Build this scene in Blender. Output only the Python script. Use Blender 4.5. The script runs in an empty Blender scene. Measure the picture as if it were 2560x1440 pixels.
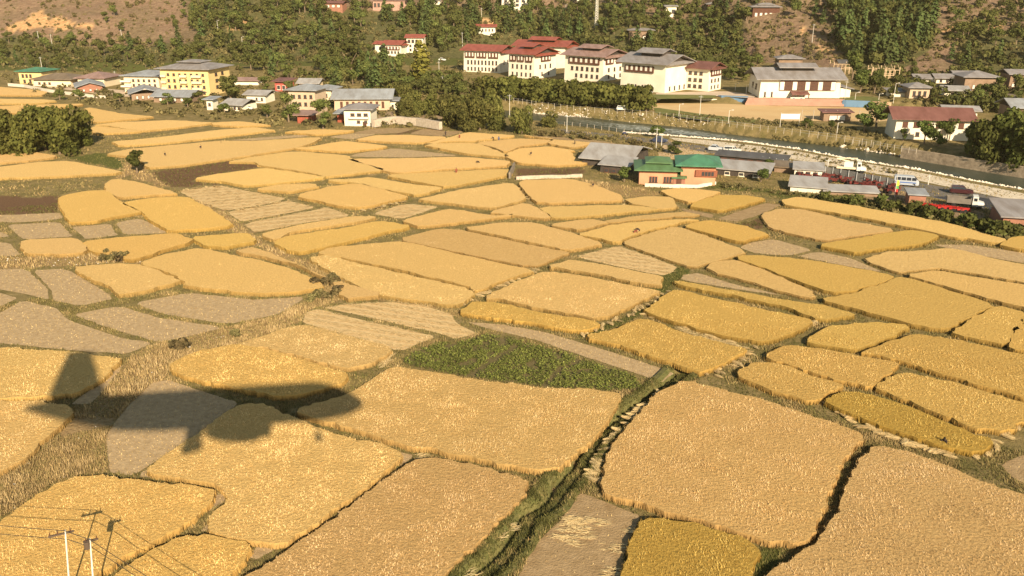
import bpy, math, random
import numpy as np
from mathutils import Vector, Matrix
from mathutils.geometry import tessellate_polygon

random.seed(7)
RNG = np.random.default_rng(11)
SC = bpy.context.scene
COL = SC.collection
R = math.radians

# ------------------------------------------------------------------ camera, light, exposure
TH = R(20.0); FPX = 2100.0; CAMH = 42.0
cam = bpy.data.objects.new('camera', bpy.data.cameras.new('camera'))
COL.objects.link(cam); SC.camera = cam
cam.location = (0, 0, CAMH); cam.rotation_euler = (R(90) - TH, 0, 0)
cam.data.sensor_width = 36.0; cam.data.lens = 36.0 * FPX / 2560.0
cam.data.clip_start = 0.3; cam.data.clip_end = 5000

FW = np.array([0, math.cos(TH), -math.sin(TH)]); UP = np.array([0, math.sin(TH), math.cos(TH)]); RT = np.array([1.0, 0, 0])
def ray(px, py):
    d = FW * FPX + RT * (px - 1280.0) - UP * (py - 720.0)
    return d / np.linalg.norm(d)
def unp(px, py, z=0.0):
    d = ray(px, py); t = (z - CAMH) / d[2]
    return np.array([d[0] * t, d[1] * t, z])

SUN_DIR = ray(660, 1005)                       # the way the light travels: the aircraft's shadow lies opposite the sun
SUN_EL = math.asin(-SUN_DIR[2]); SUN_ROT = math.atan2(-SUN_DIR[0], -SUN_DIR[1])
world = bpy.data.worlds.new('World'); SC.world = world; world.use_nodes = True
nt = world.node_tree; bgn = nt.nodes['Background']
sky = nt.nodes.new('ShaderNodeTexSky'); sky.sky_type = 'NISHITA'; sky.sun_disc = False
sky.sun_elevation = SUN_EL; sky.sun_rotation = SUN_ROT; sky.altitude = 2200; sky.dust_density = 2.0
wb = nt.nodes.new('ShaderNodeMix'); wb.data_type = 'RGBA'; wb.blend_type = 'MULTIPLY'; wb.inputs[0].default_value = 1.0
wb.inputs[7].default_value = (0.93, 0.80, 0.56, 1)       # the picture's warm white balance, the same all over the sky
nt.links.new(sky.outputs[0], wb.inputs[6]); nt.links.new(wb.outputs[2], bgn.inputs[0]); bgn.inputs[1].default_value = 0.108
sl = bpy.data.lights.new('sun', 'SUN'); sl.energy = 4.6; sl.angle = R(0.45); sl.color = (1.0, 0.84, 0.60)
sun = bpy.data.objects.new('sun', sl); COL.objects.link(sun)
sun.rotation_euler = Vector(SUN_DIR).to_track_quat('-Z', 'Y').to_euler()
vs = SC.view_settings
vs.view_transform = 'Standard'; vs.look = 'None'; vs.gamma = 1.0; vs.use_curve_mapping = False; vs.exposure = 1.06

# ------------------------------------------------------------------ materials
MATS = {}
def new_mat(name):
    m = bpy.data.materials.new(name); m.use_nodes = True; MATS[name] = m
    return m, m.node_tree.nodes, m.node_tree.links, m.node_tree.nodes['Principled BSDF']
def ramp(N, stops):
    r = N.new('ShaderNodeValToRGB'); e = r.color_ramp.elements
    while len(e) < len(stops): e.new(0.5)
    for i, (p, c) in enumerate(stops):
        e[i].position = p; e[i].color = (*c, 1)
    return r
def pos_noise(N, L, scale, detail=4, rough=0.55, stretch=None):
    g = N.new('ShaderNodeNewGeometry'); n = N.new('ShaderNodeTexNoise')
    n.inputs['Scale'].default_value = scale; n.inputs['Detail'].default_value = detail; n.inputs['Roughness'].default_value = rough
    if stretch:
        mp = N.new('ShaderNodeMapping'); mp.inputs['Scale'].default_value = stretch
        L.new(g.outputs['Position'], mp.inputs['Vector']); L.new(mp.outputs[0], n.inputs['Vector'])
    else: L.new(g.outputs['Position'], n.inputs['Vector'])
    return n
def mix(N, L, a, b, fac, mode='MIX'):
    m = N.new('ShaderNodeMix'); m.data_type = 'RGBA'; m.blend_type = mode
    for sock, v in ((m.inputs[6], a), (m.inputs[7], b), (m.inputs[0], fac)):
        if hasattr(v, 'is_linked') or hasattr(v, 'links'): L.new(v, sock)
        elif isinstance(v, (int, float)): sock.default_value = v
        else: sock.default_value = (*v, 1)
    return m.outputs[2]
def bump(N, L, B, h, strength, dist=0.1):
    b = N.new('ShaderNodeBump'); b.inputs['Strength'].default_value = strength; b.inputs['Distance'].default_value = dist
    L.new(h, b.inputs['Height']); L.new(b.outputs[0], B.inputs['Normal'])
def mat(name, c1, c2=None, scale=1.0, rough=0.9, bmp=0.0, bscale=None, spec=0.2, metal=0.0, stretch=None):
    if name in MATS: return MATS[name]
    m, N, L, B = new_mat(name)
    B.inputs['Roughness'].default_value = rough; B.inputs['Specular IOR Level'].default_value = spec; B.inputs['Metallic'].default_value = metal
    if c2 is None: c2 = tuple(c * 0.8 for c in c1)
    n = pos_noise(N, L, scale, 5, 0.6, stretch)
    r = ramp(N, [(0.32, c1), (0.68, c2)]); L.new(n.outputs[0], r.inputs[0]); L.new(r.outputs[0], B.inputs['Base Color'])
    if bmp:
        n2 = pos_noise(N, L, bscale or scale * 5, 4, 0.6); bump(N, L, B, n2.outputs[0], bmp)
    return m
def leaf_mat(name, stops, patch=0.3, pscale=0.08, rough=0.85, trans=0.0, objrand=0.0, spec=0.15):
    """colour from the point attribute t (each blade or leaf its own), patches from a slow noise, a tint per object"""
    m, N, L, B = new_mat(name)
    a = N.new('ShaderNodeAttribute'); a.attribute_name = 't'
    r = ramp(N, stops); L.new(a.outputs['Fac'], r.inputs[0])
    n = pos_noise(N, L, pscale, 3, 0.6)
    mr = N.new('ShaderNodeMapRange'); mr.inputs['From Min'].default_value = 0.3; mr.inputs['From Max'].default_value = 0.7
    mr.inputs['To Min'].default_value = 1 - patch; mr.inputs['To Max'].default_value = 1 + patch * 0.5
    L.new(n.outputs[0], mr.inputs['Value'])
    oi = N.new('ShaderNodeObjectInfo')
    c = mix(N, L, r.outputs[0], oi.outputs['Color'], 1.0, 'MULTIPLY')
    v = N.new('ShaderNodeHueSaturation'); L.new(c, v.inputs['Color']); L.new(mr.outputs[0], v.inputs['Value'])
    out = v.outputs[0]
    if objrand:
        v2 = N.new('ShaderNodeHueSaturation'); L.new(out, v2.inputs['Color'])
        m2 = N.new('ShaderNodeMapRange'); m2.inputs['To Min'].default_value = 1 - objrand; m2.inputs['To Max'].default_value = 1 + objrand
        L.new(oi.outputs['Random'], m2.inputs['Value']); L.new(m2.outputs[0], v2.inputs['Value'])
        m3 = N.new('ShaderNodeMapRange'); m3.inputs['To Min'].default_value = 0.5 - objrand * 0.07; m3.inputs['To Max'].default_value = 0.5 + objrand * 0.05
        L.new(oi.outputs['Random'], m3.inputs['Value']); L.new(m3.outputs[0], v2.inputs['Hue'])
        out = v2.outputs[0]
    L.new(out, B.inputs['Base Color'])
    B.inputs['Roughness'].default_value = rough; B.inputs['Specular IOR Level'].default_value = spec
    return m

# ------------------------------------------------------------------ object helpers
def tag(o, label=None, cat=None, group=None, kind=None):
    for k, v in (('label', label), ('category', cat), ('group', group), ('kind', kind)):
        if v: o[k] = v
    return o
def link(name, me, parent=None):
    o = bpy.data.objects.new(name, me); COL.objects.link(o)
    if parent is not None: o.parent = parent
    return o
def empty(name, loc, rz=0.0, label=None, cat=None, group=None):
    o = bpy.data.objects.new(name, None); COL.objects.link(o); o.empty_display_size = 0.5
    o.location = loc; o.rotation_euler = (0, 0, rz)
    return tag(o, label, cat, group)
def np_mesh(name, V, F, mats, t=None, fm=None, smooth=False):
    """triangle mesh from arrays; t = a float per point; fm = material index per face"""
    V = np.asarray(V, np.float32); F = np.asarray(F, np.int32)
    me = bpy.data.meshes.new(name); n = len(F)
    me.vertices.add(len(V)); me.vertices.foreach_set('co', V.ravel())
    me.loops.add(n * 3); me.loops.foreach_set('vertex_index', F.ravel())
    me.polygons.add(n); me.polygons.foreach_set('loop_start', np.arange(0, n * 3, 3, dtype=np.int32))
    try: me.polygons.foreach_set('loop_total', np.full(n, 3, np.int32))
    except Exception: pass
    for m in mats: me.materials.append(m)
    if fm is not None: me.polygons.foreach_set('material_index', np.asarray(fm, np.int32))
    if t is not None:
        a = me.attributes.new('t', 'FLOAT', 'POINT'); a.data.foreach_set('value', np.asarray(t, np.float32))
    me.update(calc_edges=True)
    me.polygons.foreach_set('use_smooth', np.full(n, smooth))
    return me
class MB:
    def __init__(s): s.v = []; s.f = []
    def add(s, vs_, fs_):
        b = len(s.v); s.v += [tuple(map(float, p)) for p in vs_]; s.f += [tuple(i + b for i in f) for f in fs_]; return s
    def box(s, x0, x1, y0, y1, z0, z1, taper=1.0):
        cx, cy = (x0 + x1) / 2, (y0 + y1) / 2
        q = lambda x, y: (cx + (x - cx) * taper, cy + (y - cy) * taper)
        vs_ = [(x0, y0, z0), (x1, y0, z0), (x1, y1, z0), (x0, y1, z0)] + [(*q(x, y), z1) for x, y in ((x0, y0), (x1, y0), (x1, y1), (x0, y1))]
        return s.add(vs_, [(0, 3, 2, 1), (4, 5, 6, 7), (0, 1, 5, 4), (1, 2, 6, 5), (2, 3, 7, 6), (3, 0, 4, 7)])
    def tube(s, p0, p1, r0, r1=None, n=6):
        r1 = r0 if r1 is None else r1
        p0, p1 = Vector(p0), Vector(p1); d = (p1 - p0).normalized()
        a = d.orthogonal().normalized(); b = d.cross(a)
        vs_ = []
        for p, r in ((p0, r0), (p1, r1)):
            for i in range(n):
                w = 2 * math.pi * i / n; vs_.append(p + a * (r * math.cos(w)) + b * (r * math.sin(w)))
        return s.add(vs_, [(i, (i + 1) % n, n + (i + 1) % n, n + i) for i in range(n)] + [tuple(range(n))[::-1], tuple(range(n, 2 * n))])
    def loft(s, rings, cap=True):
        n = len(rings[0]); vs_ = [p for r in rings for p in r]; fs_ = []
        for k in range(len(rings) - 1):
            for i in range(n):
                fs_.append((k * n + i, k * n + (i + 1) % n, (k + 1) * n + (i + 1) % n, (k + 1) * n + i))
        if cap: fs_ += [tuple(range(n))[::-1], tuple(range((len(rings) - 1) * n, len(rings) * n))]
        return s.add(vs_, fs_)
    def prism(s, prof, x0, x1, axis='x'):
        n = len(prof); P = lambda a, b, c: (a, b, c) if axis == 'x' else (b, a, c)
        vs_ = [P(x0, a, b) for a, b in prof] + [P(x1, a, b) for a, b in prof]
        return s.add(vs_, [tuple(range(n)), tuple(range(n, 2 * n))[::-1]] + [(i, n + i, n + (i + 1) % n, (i + 1) % n) for i in range(n)])
    def mesh(s, name, m, smooth=False):
        me = bpy.data.meshes.new(name); me.from_pydata(s.v, [], s.f); me.materials.append(m)
        me.validate(); me.update()
        import bmesh
        bm = bmesh.new(); bm.from_mesh(me); bmesh.ops.recalc_face_normals(bm, faces=bm.faces); bm.to_mesh(me); bm.free()
        if smooth: me.polygons.foreach_set('use_smooth', [True] * len(me.polygons))
        return me
    def obj(s, name, m, parent=None, smooth=False): return link(name, s.mesh(name, m, smooth), parent)
def copy_tree(o, parent=None):
    c = o.copy(); COL.objects.link(c)
    if parent is not None: c.parent = parent
    for ch in KIDS.get(o.name, o.children): copy_tree(ch, c)
    return c
KIDS = {}
def kids(o):                                           # remember a prototype's tree once (walking .children is slow)
    KIDS[o.name] = list(o.children)
    for c in KIDS[o.name]: kids(c)
    return o

def pip(P, poly):
    x, y = P[:, 0], P[:, 1]; ins = np.zeros(len(P), bool); q = np.asarray(poly)[:, :2]; n = len(q)
    x0, y0 = q.min(0); x1, y1 = q.max(0)
    sel = np.nonzero((x >= x0) & (x <= x1) & (y >= y0) & (y <= y1))[0]
    if not len(sel): return ins
    xs, ys = x[sel], y[sel]; r = np.zeros(len(sel), bool)
    for i in range(n):
        ax, ay = q[i]; bx, by = q[(i + 1) % n]
        if ay == by: continue
        c = ((ay > ys) != (by > ys)) & (xs < (bx - ax) * (ys - ay) / (by - ay) + ax)
        r ^= c
    ins[sel] = r
    return ins
_perm = np.random.default_rng(3).random((256, 256))
def vnoise(x, y):
    xi = np.floor(x).astype(int); yi = np.floor(y).astype(int); fx = x - xi; fy = y - yi
    fx = fx * fx * (3 - 2 * fx); fy = fy * fy * (3 - 2 * fy)
    g = lambda a, b: _perm[a & 255, b & 255]
    return (g(xi, yi) * (1 - fx) + g(xi + 1, yi) * fx) * (1 - fy) + (g(xi, yi + 1) * (1 - fx) + g(xi + 1, yi + 1) * fx) * fy
def fbm(x, y, o=3):
    r = 0; a = 0.5; s = 0
    for k in range(o):
        r = r + a * vnoise(x * 2 ** k + 17 * k, y * 2 ** k + 5 * k); s += a; a *= 0.5
    return r / s

# ------------------------------------------------------------------ the lie of the land
WATER = -1.5
_nr = np.array([unp(a, b, WATER) for a, b in [(2700, 500), (2560, 477), (2406, 450), (2273, 423), (2123, 400), (1983, 373), (1840, 353), (1706, 342), (1554, 331), (1474, 318), (1388, 309), (1350, 302)]])[::-1]
_fr = np.array([unp(a, b, WATER) for a, b in [(2700, 465), (2560, 440), (2306, 400), (2206, 382), (2040, 360), (1926, 347), (1823, 335), (1706, 318), (1554, 303), (1454, 292), (1354, 285), (1320, 281)]])[::-1]
def _ext(P):
    a = P[0] + np.array([-600, 420, 0]); b = P[-1] + np.array([500, -330, 0])
    Q = np.vstack([a, P, b]); return Q[np.argsort(Q[:, 0])]
_nr = _ext(_nr); _fr = _ext(_fr)
def y_near(x): return np.interp(x, _nr[:, 0], _nr[:, 1])
def y_far(x): return np.maximum(np.interp(x, _fr[:, 0], _fr[:, 1]), y_near(x) + 6)
_ft = np.array([unp(a, b, 1.5) for a, b in [(0, 150), (480, 165), (930, 152), (1150, 150), (1420, 140), (1560, 150), (1850, 160), (1940, 178), (2120, 195), (2560, 215)]])
_ft = np.vstack([[-1500, 520, 0], _ft, [900, 330, 0]])
_bk = np.array([unp(a, b, 1.5) for a, b in [(1400, 236), (1640, 254), (1800, 257), (1950, 262), (2200, 266), (2330, 270), (2560, 280)]])
sm = lambda t: np.clip(t, 0, 1) ** 2 * (3 - 2 * np.clip(t, 0, 1))
def terrain(x, y):
    x = np.asarray(x, float); y = np.asarray(y, float)
    yn, yf = y_near(x), y_far(x); fade = np.clip((x + 25) / 25, 0, 1)
    tr = np.where(y < yn, -1.7 * np.clip((y - yn + 10) / 10, 0, 1), np.where(y < yf, -3.0, 1.7 * sm((y - yf) / 3.0) - 1.7))
    tr = np.where((y > yn) & (y < yf), -1.7 - 1.3 * np.minimum(sm((y - yn) / 3), sm((yf - y) / 3)), tr)
    z = tr * fade + 1.5 * sm((y - yf + 1) / 4)
    yb = np.interp(x, _bk[:, 0], _bk[:, 1])
    z = z + 2.0 * sm((y - yb) / 2.2) * sm((x - 15) / 25)
    yt = np.interp(x, _ft[:, 0], _ft[:, 1]); h = np.maximum(y - yt, 0)
    sl_ = 0.27 + 0.05 * np.sin(x / 60.0)
    z = z + sl_ * np.minimum(h - 20 * (1 - np.exp(-h / 20)), 330 + .12 * h) + np.minimum(h / 40, 1) * (fbm(x / 55.0, y / 55.0) - 0.45) * 14
    return z
def hit(px, py):
    d = ray(px, py)
    if d[2] < -0.02: ts = np.linspace(40, min(1600, -46 / d[2]), 900)
    else: ts = np.linspace(40, 1600, 1200)
    x, y, zz = d[0] * ts, d[1] * ts, CAMH + d[2] * ts
    g = zz - terrain(x, y); k = np.nonzero(g <= 0)[0]
    if not len(k): return np.array([x[-1], y[-1], terrain(x[-1], y[-1])])
    k = k[0]
    if k == 0: t = ts[0]
    else: t = ts[k - 1] + (ts[k] - ts[k - 1]) * g[k - 1] / (g[k - 1] - g[k])
    return np.array([d[0] * t, d[1] * t, float(terrain(d[0] * t, d[1] * t))])
def mpp(P): return float((P - np.array([0, 0, CAMH])) @ FW) / FPX         # metres per photo pixel at P
def hitpoly(poly): return np.array([hit(a, b) for a, b in poly])
def resample(P, step, closed=True):
    Q = np.vstack([P, P[:1]]) if closed else np.asarray(P); out = []
    for a, b in zip(Q[:-1], Q[1:]):
        n = max(1, int(round(np.linalg.norm((b - a)[:2]) / step)))
        for i in range(n): out.append(a + (b - a) * i / n)
    if not closed: out.append(Q[-1])
    return np.array(out)
def chaikin(P, it=1, closed=True, c=0.11):
    P = np.asarray(P, float)
    for _ in range(it):
        Q = []
        n = len(P)
        rng_ = range(n) if closed else range(n - 1)
        if not closed: Q.append(P[0])
        for i in rng_:
            a, b = P[i], P[(i + 1) % n]; Q += [a * (1 - c) + b * c, a * c + b * (1 - c)]
        if not closed: Q.append(P[-1])
        P = np.array(Q)
    return P
def grow(P, d):
    c = np.roll(P, -1, 0) - np.roll(P, 1, 0); ar = np.sum(P[:, 0] * np.roll(P[:, 1], -1) - np.roll(P[:, 0], -1) * P[:, 1])
    n = np.stack([c[:, 1], -c[:, 0]], 1) * np.sign(ar); n /= np.linalg.norm(n, axis=1)[:, None] + 1e-9
    Q = P.copy(); Q[:, :2] += n * d; return Q
def tess(P):
    t = tessellate_polygon([[Vector((float(p[0]), float(p[1]), 0)) for p in P]])
    return np.array([list(k) for k in t], np.int32).reshape(-1, 3)
# ------------------------------------------------------------------ ground and hillside
def ground_mat():
    m, N, L, B = new_mat('ground_soil')
    n1 = pos_noise(N, L, 0.35, 6, 0.65); n2 = pos_noise(N, L, 2.6, 5, 0.7)
    olive = ramp(N, [(0.3, (0.12, 0.10, 0.035)), (0.55, (0.22, 0.165, 0.07)), (0.75, (0.33, 0.24, 0.12))]); L.new(n1.outputs[0], olive.inputs[0])
    dry = ramp(N, [(0.3, (0.17, 0.105, 0.045)), (0.5, (0.30, 0.20, 0.095)), (0.72, (0.40, 0.28, 0.15))]); L.new(n2.outputs[0], dry.inputs[0])
    grn = ramp(N, [(0.3, (0.055, 0.065, 0.016)), (0.7, (0.13, 0.13, 0.035))]); L.new(n2.outputs[0], grn.inputs[0])
    fal = ramp(N, [(0.3, (0.085, 0.048, 0.028)), (0.7, (0.19, 0.11, 0.06))]); L.new(n2.outputs[0], fal.inputs[0])
    c = olive.outputs[0]
    for nm, r in (('dry', dry), ('green', grn), ('fallow', fal)):
        a = N.new('ShaderNodeAttribute'); a.attribute_name = nm; c = mix(N, L, c, r.outputs[0], a.outputs['Fac'])
    L.new(c, B.inputs['Base Color']); B.inputs['Roughness'].default_value = 0.95; B.inputs['Specular IOR Level'].default_value = 0.1
    bump(N, L, B, n2.outputs[0], 0.9, 0.25)
    return m
def hill_mat():
    m, N, L, B = new_mat('hill_grass')
    n1 = pos_noise(N, L, 0.045, 5, 0.6); n2 = pos_noise(N, L, 0.4, 6, 0.7); n3 = pos_noise(N, L, 0.11, 6, 0.65)
    tan = ramp(N, [(0.3, (0.15, 0.09, 0.058)), (0.5, (0.225, 0.145, 0.095)), (0.72, (0.31, 0.215, 0.14))]); L.new(n2.outputs[0], tan.inputs[0])
    grn = ramp(N, [(0.3, (0.055, 0.06, 0.022)), (0.7, (0.15, 0.13, 0.055))]); L.new(n2.outputs[0], grn.inputs[0])
    bare = ramp(N, [(0.3, (0.36, 0.17, 0.075)), (0.52, (0.55, 0.33, 0.16)), (0.75, (0.70, 0.50, 0.27))]); L.new(n2.outputs[0], bare.inputs[0])
    r1 = ramp(N, [(0.42, (0, 0, 0)), (0.6, (1, 1, 1))]); L.new(n1.outputs[0], r1.inputs[0])
    a = N.new('ShaderNodeAttribute'); a.attribute_name = 'green'
    ad = N.new('ShaderNodeMath'); ad.operation = 'MULTIPLY_ADD'; ad.use_clamp = True; ad.inputs[1].default_value = 0.35
    L.new(r1.outputs[0], ad.inputs[0]); L.new(a.outputs['Fac'], ad.inputs[2])
    c = mix(N, L, tan.outputs[0], grn.outputs[0], ad.outputs[0])
    r3 = ramp(N, [(0.66, (0, 0, 0)), (0.72, (1, 1, 1))]); L.new(n3.outputs[0], r3.inputs[0])
    b = N.new('ShaderNodeAttribute'); b.attribute_name = 'bare'
    ad2 = N.new('ShaderNodeMath'); ad2.operation = 'MULTIPLY_ADD'; ad2.use_clamp = True; ad2.inputs[1].default_value = 0.7
    L.new(r3.outputs[0], ad2.inputs[0]); L.new(b.outputs['Fac'], ad2.inputs[2])
    c = mix(N, L, c, bare.outputs[0], ad2.outputs[0])
    L.new(c, B.inputs['Base Color']); B.inputs['Roughness'].default_value = 0.95; B.inputs['Specular IOR Level'].default_value = 0.1
    bump(N, L, B, n2.outputs[0], 1.0, 1.2)
    return m
BRUSH = [  # strips of tall dry grass and bushes between the terraces
 [(-60,643),(200,641),(225,634),(330,640),(362,662),(290,657),(180,665),(-60,674)],
 [(390,860),(560,820),(700,787),(770,747),(800,703),(850,720),(862,748),(775,775),(750,806),(600,860),(440,902),(422,937),(345,1000),(300,1050),(264,1090),(268,1182),(195,1188),(120,1213),(40,1273),(-80,1330),(-80,1215),(60,1160),(125,1097),(180,1040),(250,990),(318,906),(330,885)],
 [(1437,447),(1600,470),(1662,486),(1560,494),(1500,470)],
 [(1330,1330),(1230,1320),(1120,1440),(1080,1540),(1190,1540),(1230,1420),(1300,1345)],
 [(1425,1150),(1490,1110),(1560,1010),(1640,965),(1600,1020),(1500,1100),(1440,1185),(1395,1230),(1340,1245),(1330,1215)],
 [(450,476),(520,505),(610,565),(650,603),(760,648),(960,742),(1150,777),(1145,795),(960,752),(860,722),(740,662),(640,614),(580,577)],
 [(240,385),(300,420),(330,425),(310,445),(290,440),(300,420)],[(280,383),(370,425),(420,470),(330,445),(310,420)]]
GREENS = [
 [(1710,930),(1640,1000),(1560,1070),(1490,1140),(1440,1230),(1400,1300),(1340,1350),(1270,1420),(1200,1540),(1120,1540),(1250,1400),(1330,1300),(1400,1230),(1470,1130),(1560,1040),(1650,960)],
 [(1640,760),(1640,690),(1700,660),(1720,690),(1670,730),(1650,770),(1560,810),(1450,850),(1440,835),(1560,795)],
 [(1880,1440),(1900,1360),(1960,1370),(1930,1430),(1920,1560),(1870,1560)],
 [(1700,460),(1790,455),(1980,482),(2200,502),(2420,560),(2700,590),(2700,610),(2500,600),(2300,542),(2000,494),(1960,497),(1900,480),(1760,472)],
 [(180,395),(240,383),(300,385),(320,430),(280,420),(200,402)]]
FALLOW = [
 [(385,430),(480,415),(567,403),(645,407),(652,416),(560,433),(490,443),(480,455),(530,462),(440,470),(400,455)],
 [(-40,490),(100,492),(145,488),(140,530),(60,538),(-40,534)],
 [(1291,423),(1454,420),(1451,440),(1294,445)], [(1840,560),(1910,544),(1920,568),(1900,577)],
 [(700,322),(900,330),(1100,322),(1110,340),(1030,335),(890,331)]]
HGREEN = [[(470,0),(1500,0),(1500,150),(900,165),(480,165),(500,90)],[(-50,85),(480,110),(520,175),(-50,175)],
 [(1500,10),(1860,60),(1830,170),(1500,150)],[(2080,0),(2340,0),(2330,120),(2230,190),(2110,170)],[(2400,90),(2600,60),(2600,210),(2380,200)]]
HBARE = [[(15,75),(30,55),(70,50),(80,35),(110,28),(130,55),(150,35),(175,50),(190,58),(180,68),(110,68),(80,75),(30,78)],[(180,62),(215,62),(240,55),(235,68),(190,72)],
 [(570,75),(590,50),(620,38),(622,60),(600,75)],[(1195,50),(1225,40),(1255,60),(1230,75),(1200,62)],[(1990,70),(2005,64),(2013,76),(2000,82)],[(2065,22),(2180,8),(2185,20),(2090,35)],
 [(2345,75),(2375,62),(2385,75),(2350,85)],[(2470,60),(2500,52),(2510,70),(2475,80)],[(1535,60),(1550,45),(1556,50),(1535,75)],[(2040,105),(2105,140),(2090,145),(2030,118)]]

ys = [22.0]
while ys[-1] < 1150: ys.append(ys[-1] * 1.0092 + 0.02)
ys = np.array(ys); NA = 380
aa = np.linspace(-0.92, 0.92, NA)
GX = aa[None, :] * (ys[:, None] + 12); GY = np.repeat(ys[:, None], NA, 1)
DITCH = [(1705,930),(1648,987),(1588,1023),(1508,1080),(1471,1117),(1448,1167),(1401,1217),(1374,1260),(1314,1293),(1301,1333),(1238,1410),(1201,1437),(1130,1520),(1080,1600)]
DW = chaikin(np.array([unp(a, b)[:2] for a, b in DITCH]), 2, False)
def seg_dist(X, Y, P):
    d = np.full(X.shape, 1e9)
    for a, b in zip(P[:-1], P[1:]):
        ab = b - a; t = np.clip(((X - a[0]) * ab[0] + (Y - a[1]) * ab[1]) / (ab @ ab), 0, 1)
        d = np.minimum(d, np.hypot(X - a[0] - t * ab[0], Y - a[1] - t * ab[1]))
    return d
GZ = terrain(GX, GY)
nearm = GY < 130
dd = np.full(GX.shape, 1e9); dd[nearm] = seg_dist(GX[nearm], GY[nearm], DW)
GZ = GZ - 0.9 * np.clip(1 - (dd - 0.9) / 0.8, 0, 1)
V = np.stack([GX.ravel(), GY.ravel(), GZ.ravel()], 1)
# walk the uv of the attribute polygons with a wobbling edge so that no border is ruler straight
wob = np.stack([(vnoise(V[:, 0] / 2.1, V[:, 1] / 2.1) - .5), (vnoise(V[:, 0] / 2.1 + 40, V[:, 1] / 2.1 + 9) - .5)], 1)
PW = V[:, :2] + wob * (1.2 + 0.006 * V[:, 1:2])
def mark(polys, hillpoly=False):
    a = np.zeros(len(V), bool)
    for p in polys: a |= pip(PW, hitpoly(p) if hillpoly else np.array([unp(*q) for q in p]))
    return a.astype(np.float32)
at = {'dry': mark(BRUSH), 'green': np.maximum(mark(GREENS), mark(HGREEN, True)), 'fallow': mark(FALLOW), 'bare': mark(HBARE, True)}
ny, nx = GX.shape
i = np.arange((ny - 1) * nx).reshape(ny - 1, nx)[:, :-1].ravel()
quads = np.stack([i, i + 1, i + nx + 1, i + nx], 1)
cy = GY[:-1, :-1].ravel(); cx = GX[:-1, :-1].ravel()
ishill = cy > np.interp(cx, _ft[:, 0], _ft[:, 1]) + 6
for nm, sel, mt, lab in (('ground', ~ishill, ground_mat(), 'flat valley floor of grassy bunds, paths and dry earth'), ('hillside', ishill, hill_mat(), 'dry brown hillside rising behind the village')):
    q = quads[sel]; u, inv = np.unique(q.ravel(), return_inverse=True); q = inv.reshape(-1, 4)
    F = np.vstack([q[:, [0, 1, 2]], q[:, [0, 2, 3]]])
    me = np_mesh(nm, V[u], F, [mt], smooth=True)
    for k in at:
        a = me.attributes.new(k, 'FLOAT', 'POINT'); a.data.foreach_set('value', at[k][u])
    tag(link(nm, me), lab, 'ground', kind='structure')

def sheet(name, poly, m, z=0.012, label=None, flat=None, it=1, step=3.0, cat='ground'):
    """thin ground sheet lying on the terrain"""
    P = chaikin(hitpoly(poly) if flat is None else np.array([unp(a, b, flat) for a, b in poly]), it)
    P = resample(P, step)
    if flat is None: P[:, 2] = terrain(P[:, 0], P[:, 1]) + z
    else: P[:, 2] = flat + z
    o = link(name, np_mesh(name, P, tess(P), [m])); return tag(o, label, cat, kind='structure')

# river: water surface with riffles, open along the far bank
def water_mat():
    m, N, L, B = new_mat('river_water')
    n = pos_noise(N, L, 0.09, 5, 0.6, (1.0, 1.0, 1)); r = ramp(N, [(0.35, (0.028, 0.038, 0.026)), (0.7, (0.055, 0.066, 0.05))]); L.new(n.outputs[0], r.inputs[0])
    f = N.new('ShaderNodeAttribute'); f.attribute_name = 't'
    n2 = pos_noise(N, L, 0.9, 5, 0.7); r2 = ramp(N, [(0.44, (0, 0, 0)), (0.58, (1, 1, 1))]); L.new(n2.outputs[0], r2.inputs[0])
    mm = N.new('ShaderNodeMath'); mm.operation = 'MULTIPLY'; L.new(f.outputs['Fac'], mm.inputs[0]); L.new(r2.outputs[0], mm.inputs[1])
    c = mix(N, L, r.outputs[0], (0.58, 0.62, 0.60), mm.outputs[0]); L.new(c, B.inputs['Base Color'])
    B.inputs['Roughness'].default_value = 0.3; B.inputs['IOR'].default_value = 1.33
    bump(N, L, B, n2.outputs[0], 0.5, 0.25); return m
xs = np.concatenate([np.linspace(-25, 150, 150), np.linspace(152, 400, 40)])
rows = []
for k in range(9):
    t = k / 8; rows.append(np.stack([xs, y_near(xs) - 1.5 + t * (y_far(xs) - y_near(xs) + 3.0), np.full(len(xs), WATER)], 1))
Vw = np.vstack(rows); nxw = len(xs)
ii = np.arange(8 * nxw).reshape(8, nxw)[:, :-1].ravel()
Fw = np.vstack([np.stack([ii, ii + 1, ii + nxw + 1], 1), np.stack([ii, ii + nxw + 1, ii + nxw], 1)])
foam = np.zeros(len(Vw)); xx = Vw[:, 0]; k_ = np.repeat(np.arange(9), nxw)
rif = np.exp(-((xx - 46) / 19) ** 2); foam = rif * np.where((k_ >= 3) & (k_ <= 5), .75, 0.02) + 0.05 * (vnoise(xx / 4, Vw[:, 1] / 4) > .75)
tag(link('river_water', np_mesh('river_water', Vw, Fw, [water_mat()], foam, smooth=True)), 'dark green river with a white riffle', 'river', kind='structure')

gravel = mat('gravel_bank', (0.64, 0.55, 0.43), (0.46, 0.38, 0.28), 0.8, 0.95, 0.9, 2.0)
sheet('gravel_bank', [(1672,344),(1760,350),(1900,366),(2000,380),(2130,404),(2280,428),(2410,455),(2600,492),(2600,515),(2440,482),(2300,453),(2150,428),(2000,402),(1850,376),(1750,360),(1690,352)], gravel, 0.05, 'pale gravel bank between the road and the river', it=0, step=2.0, cat='bank')
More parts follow.
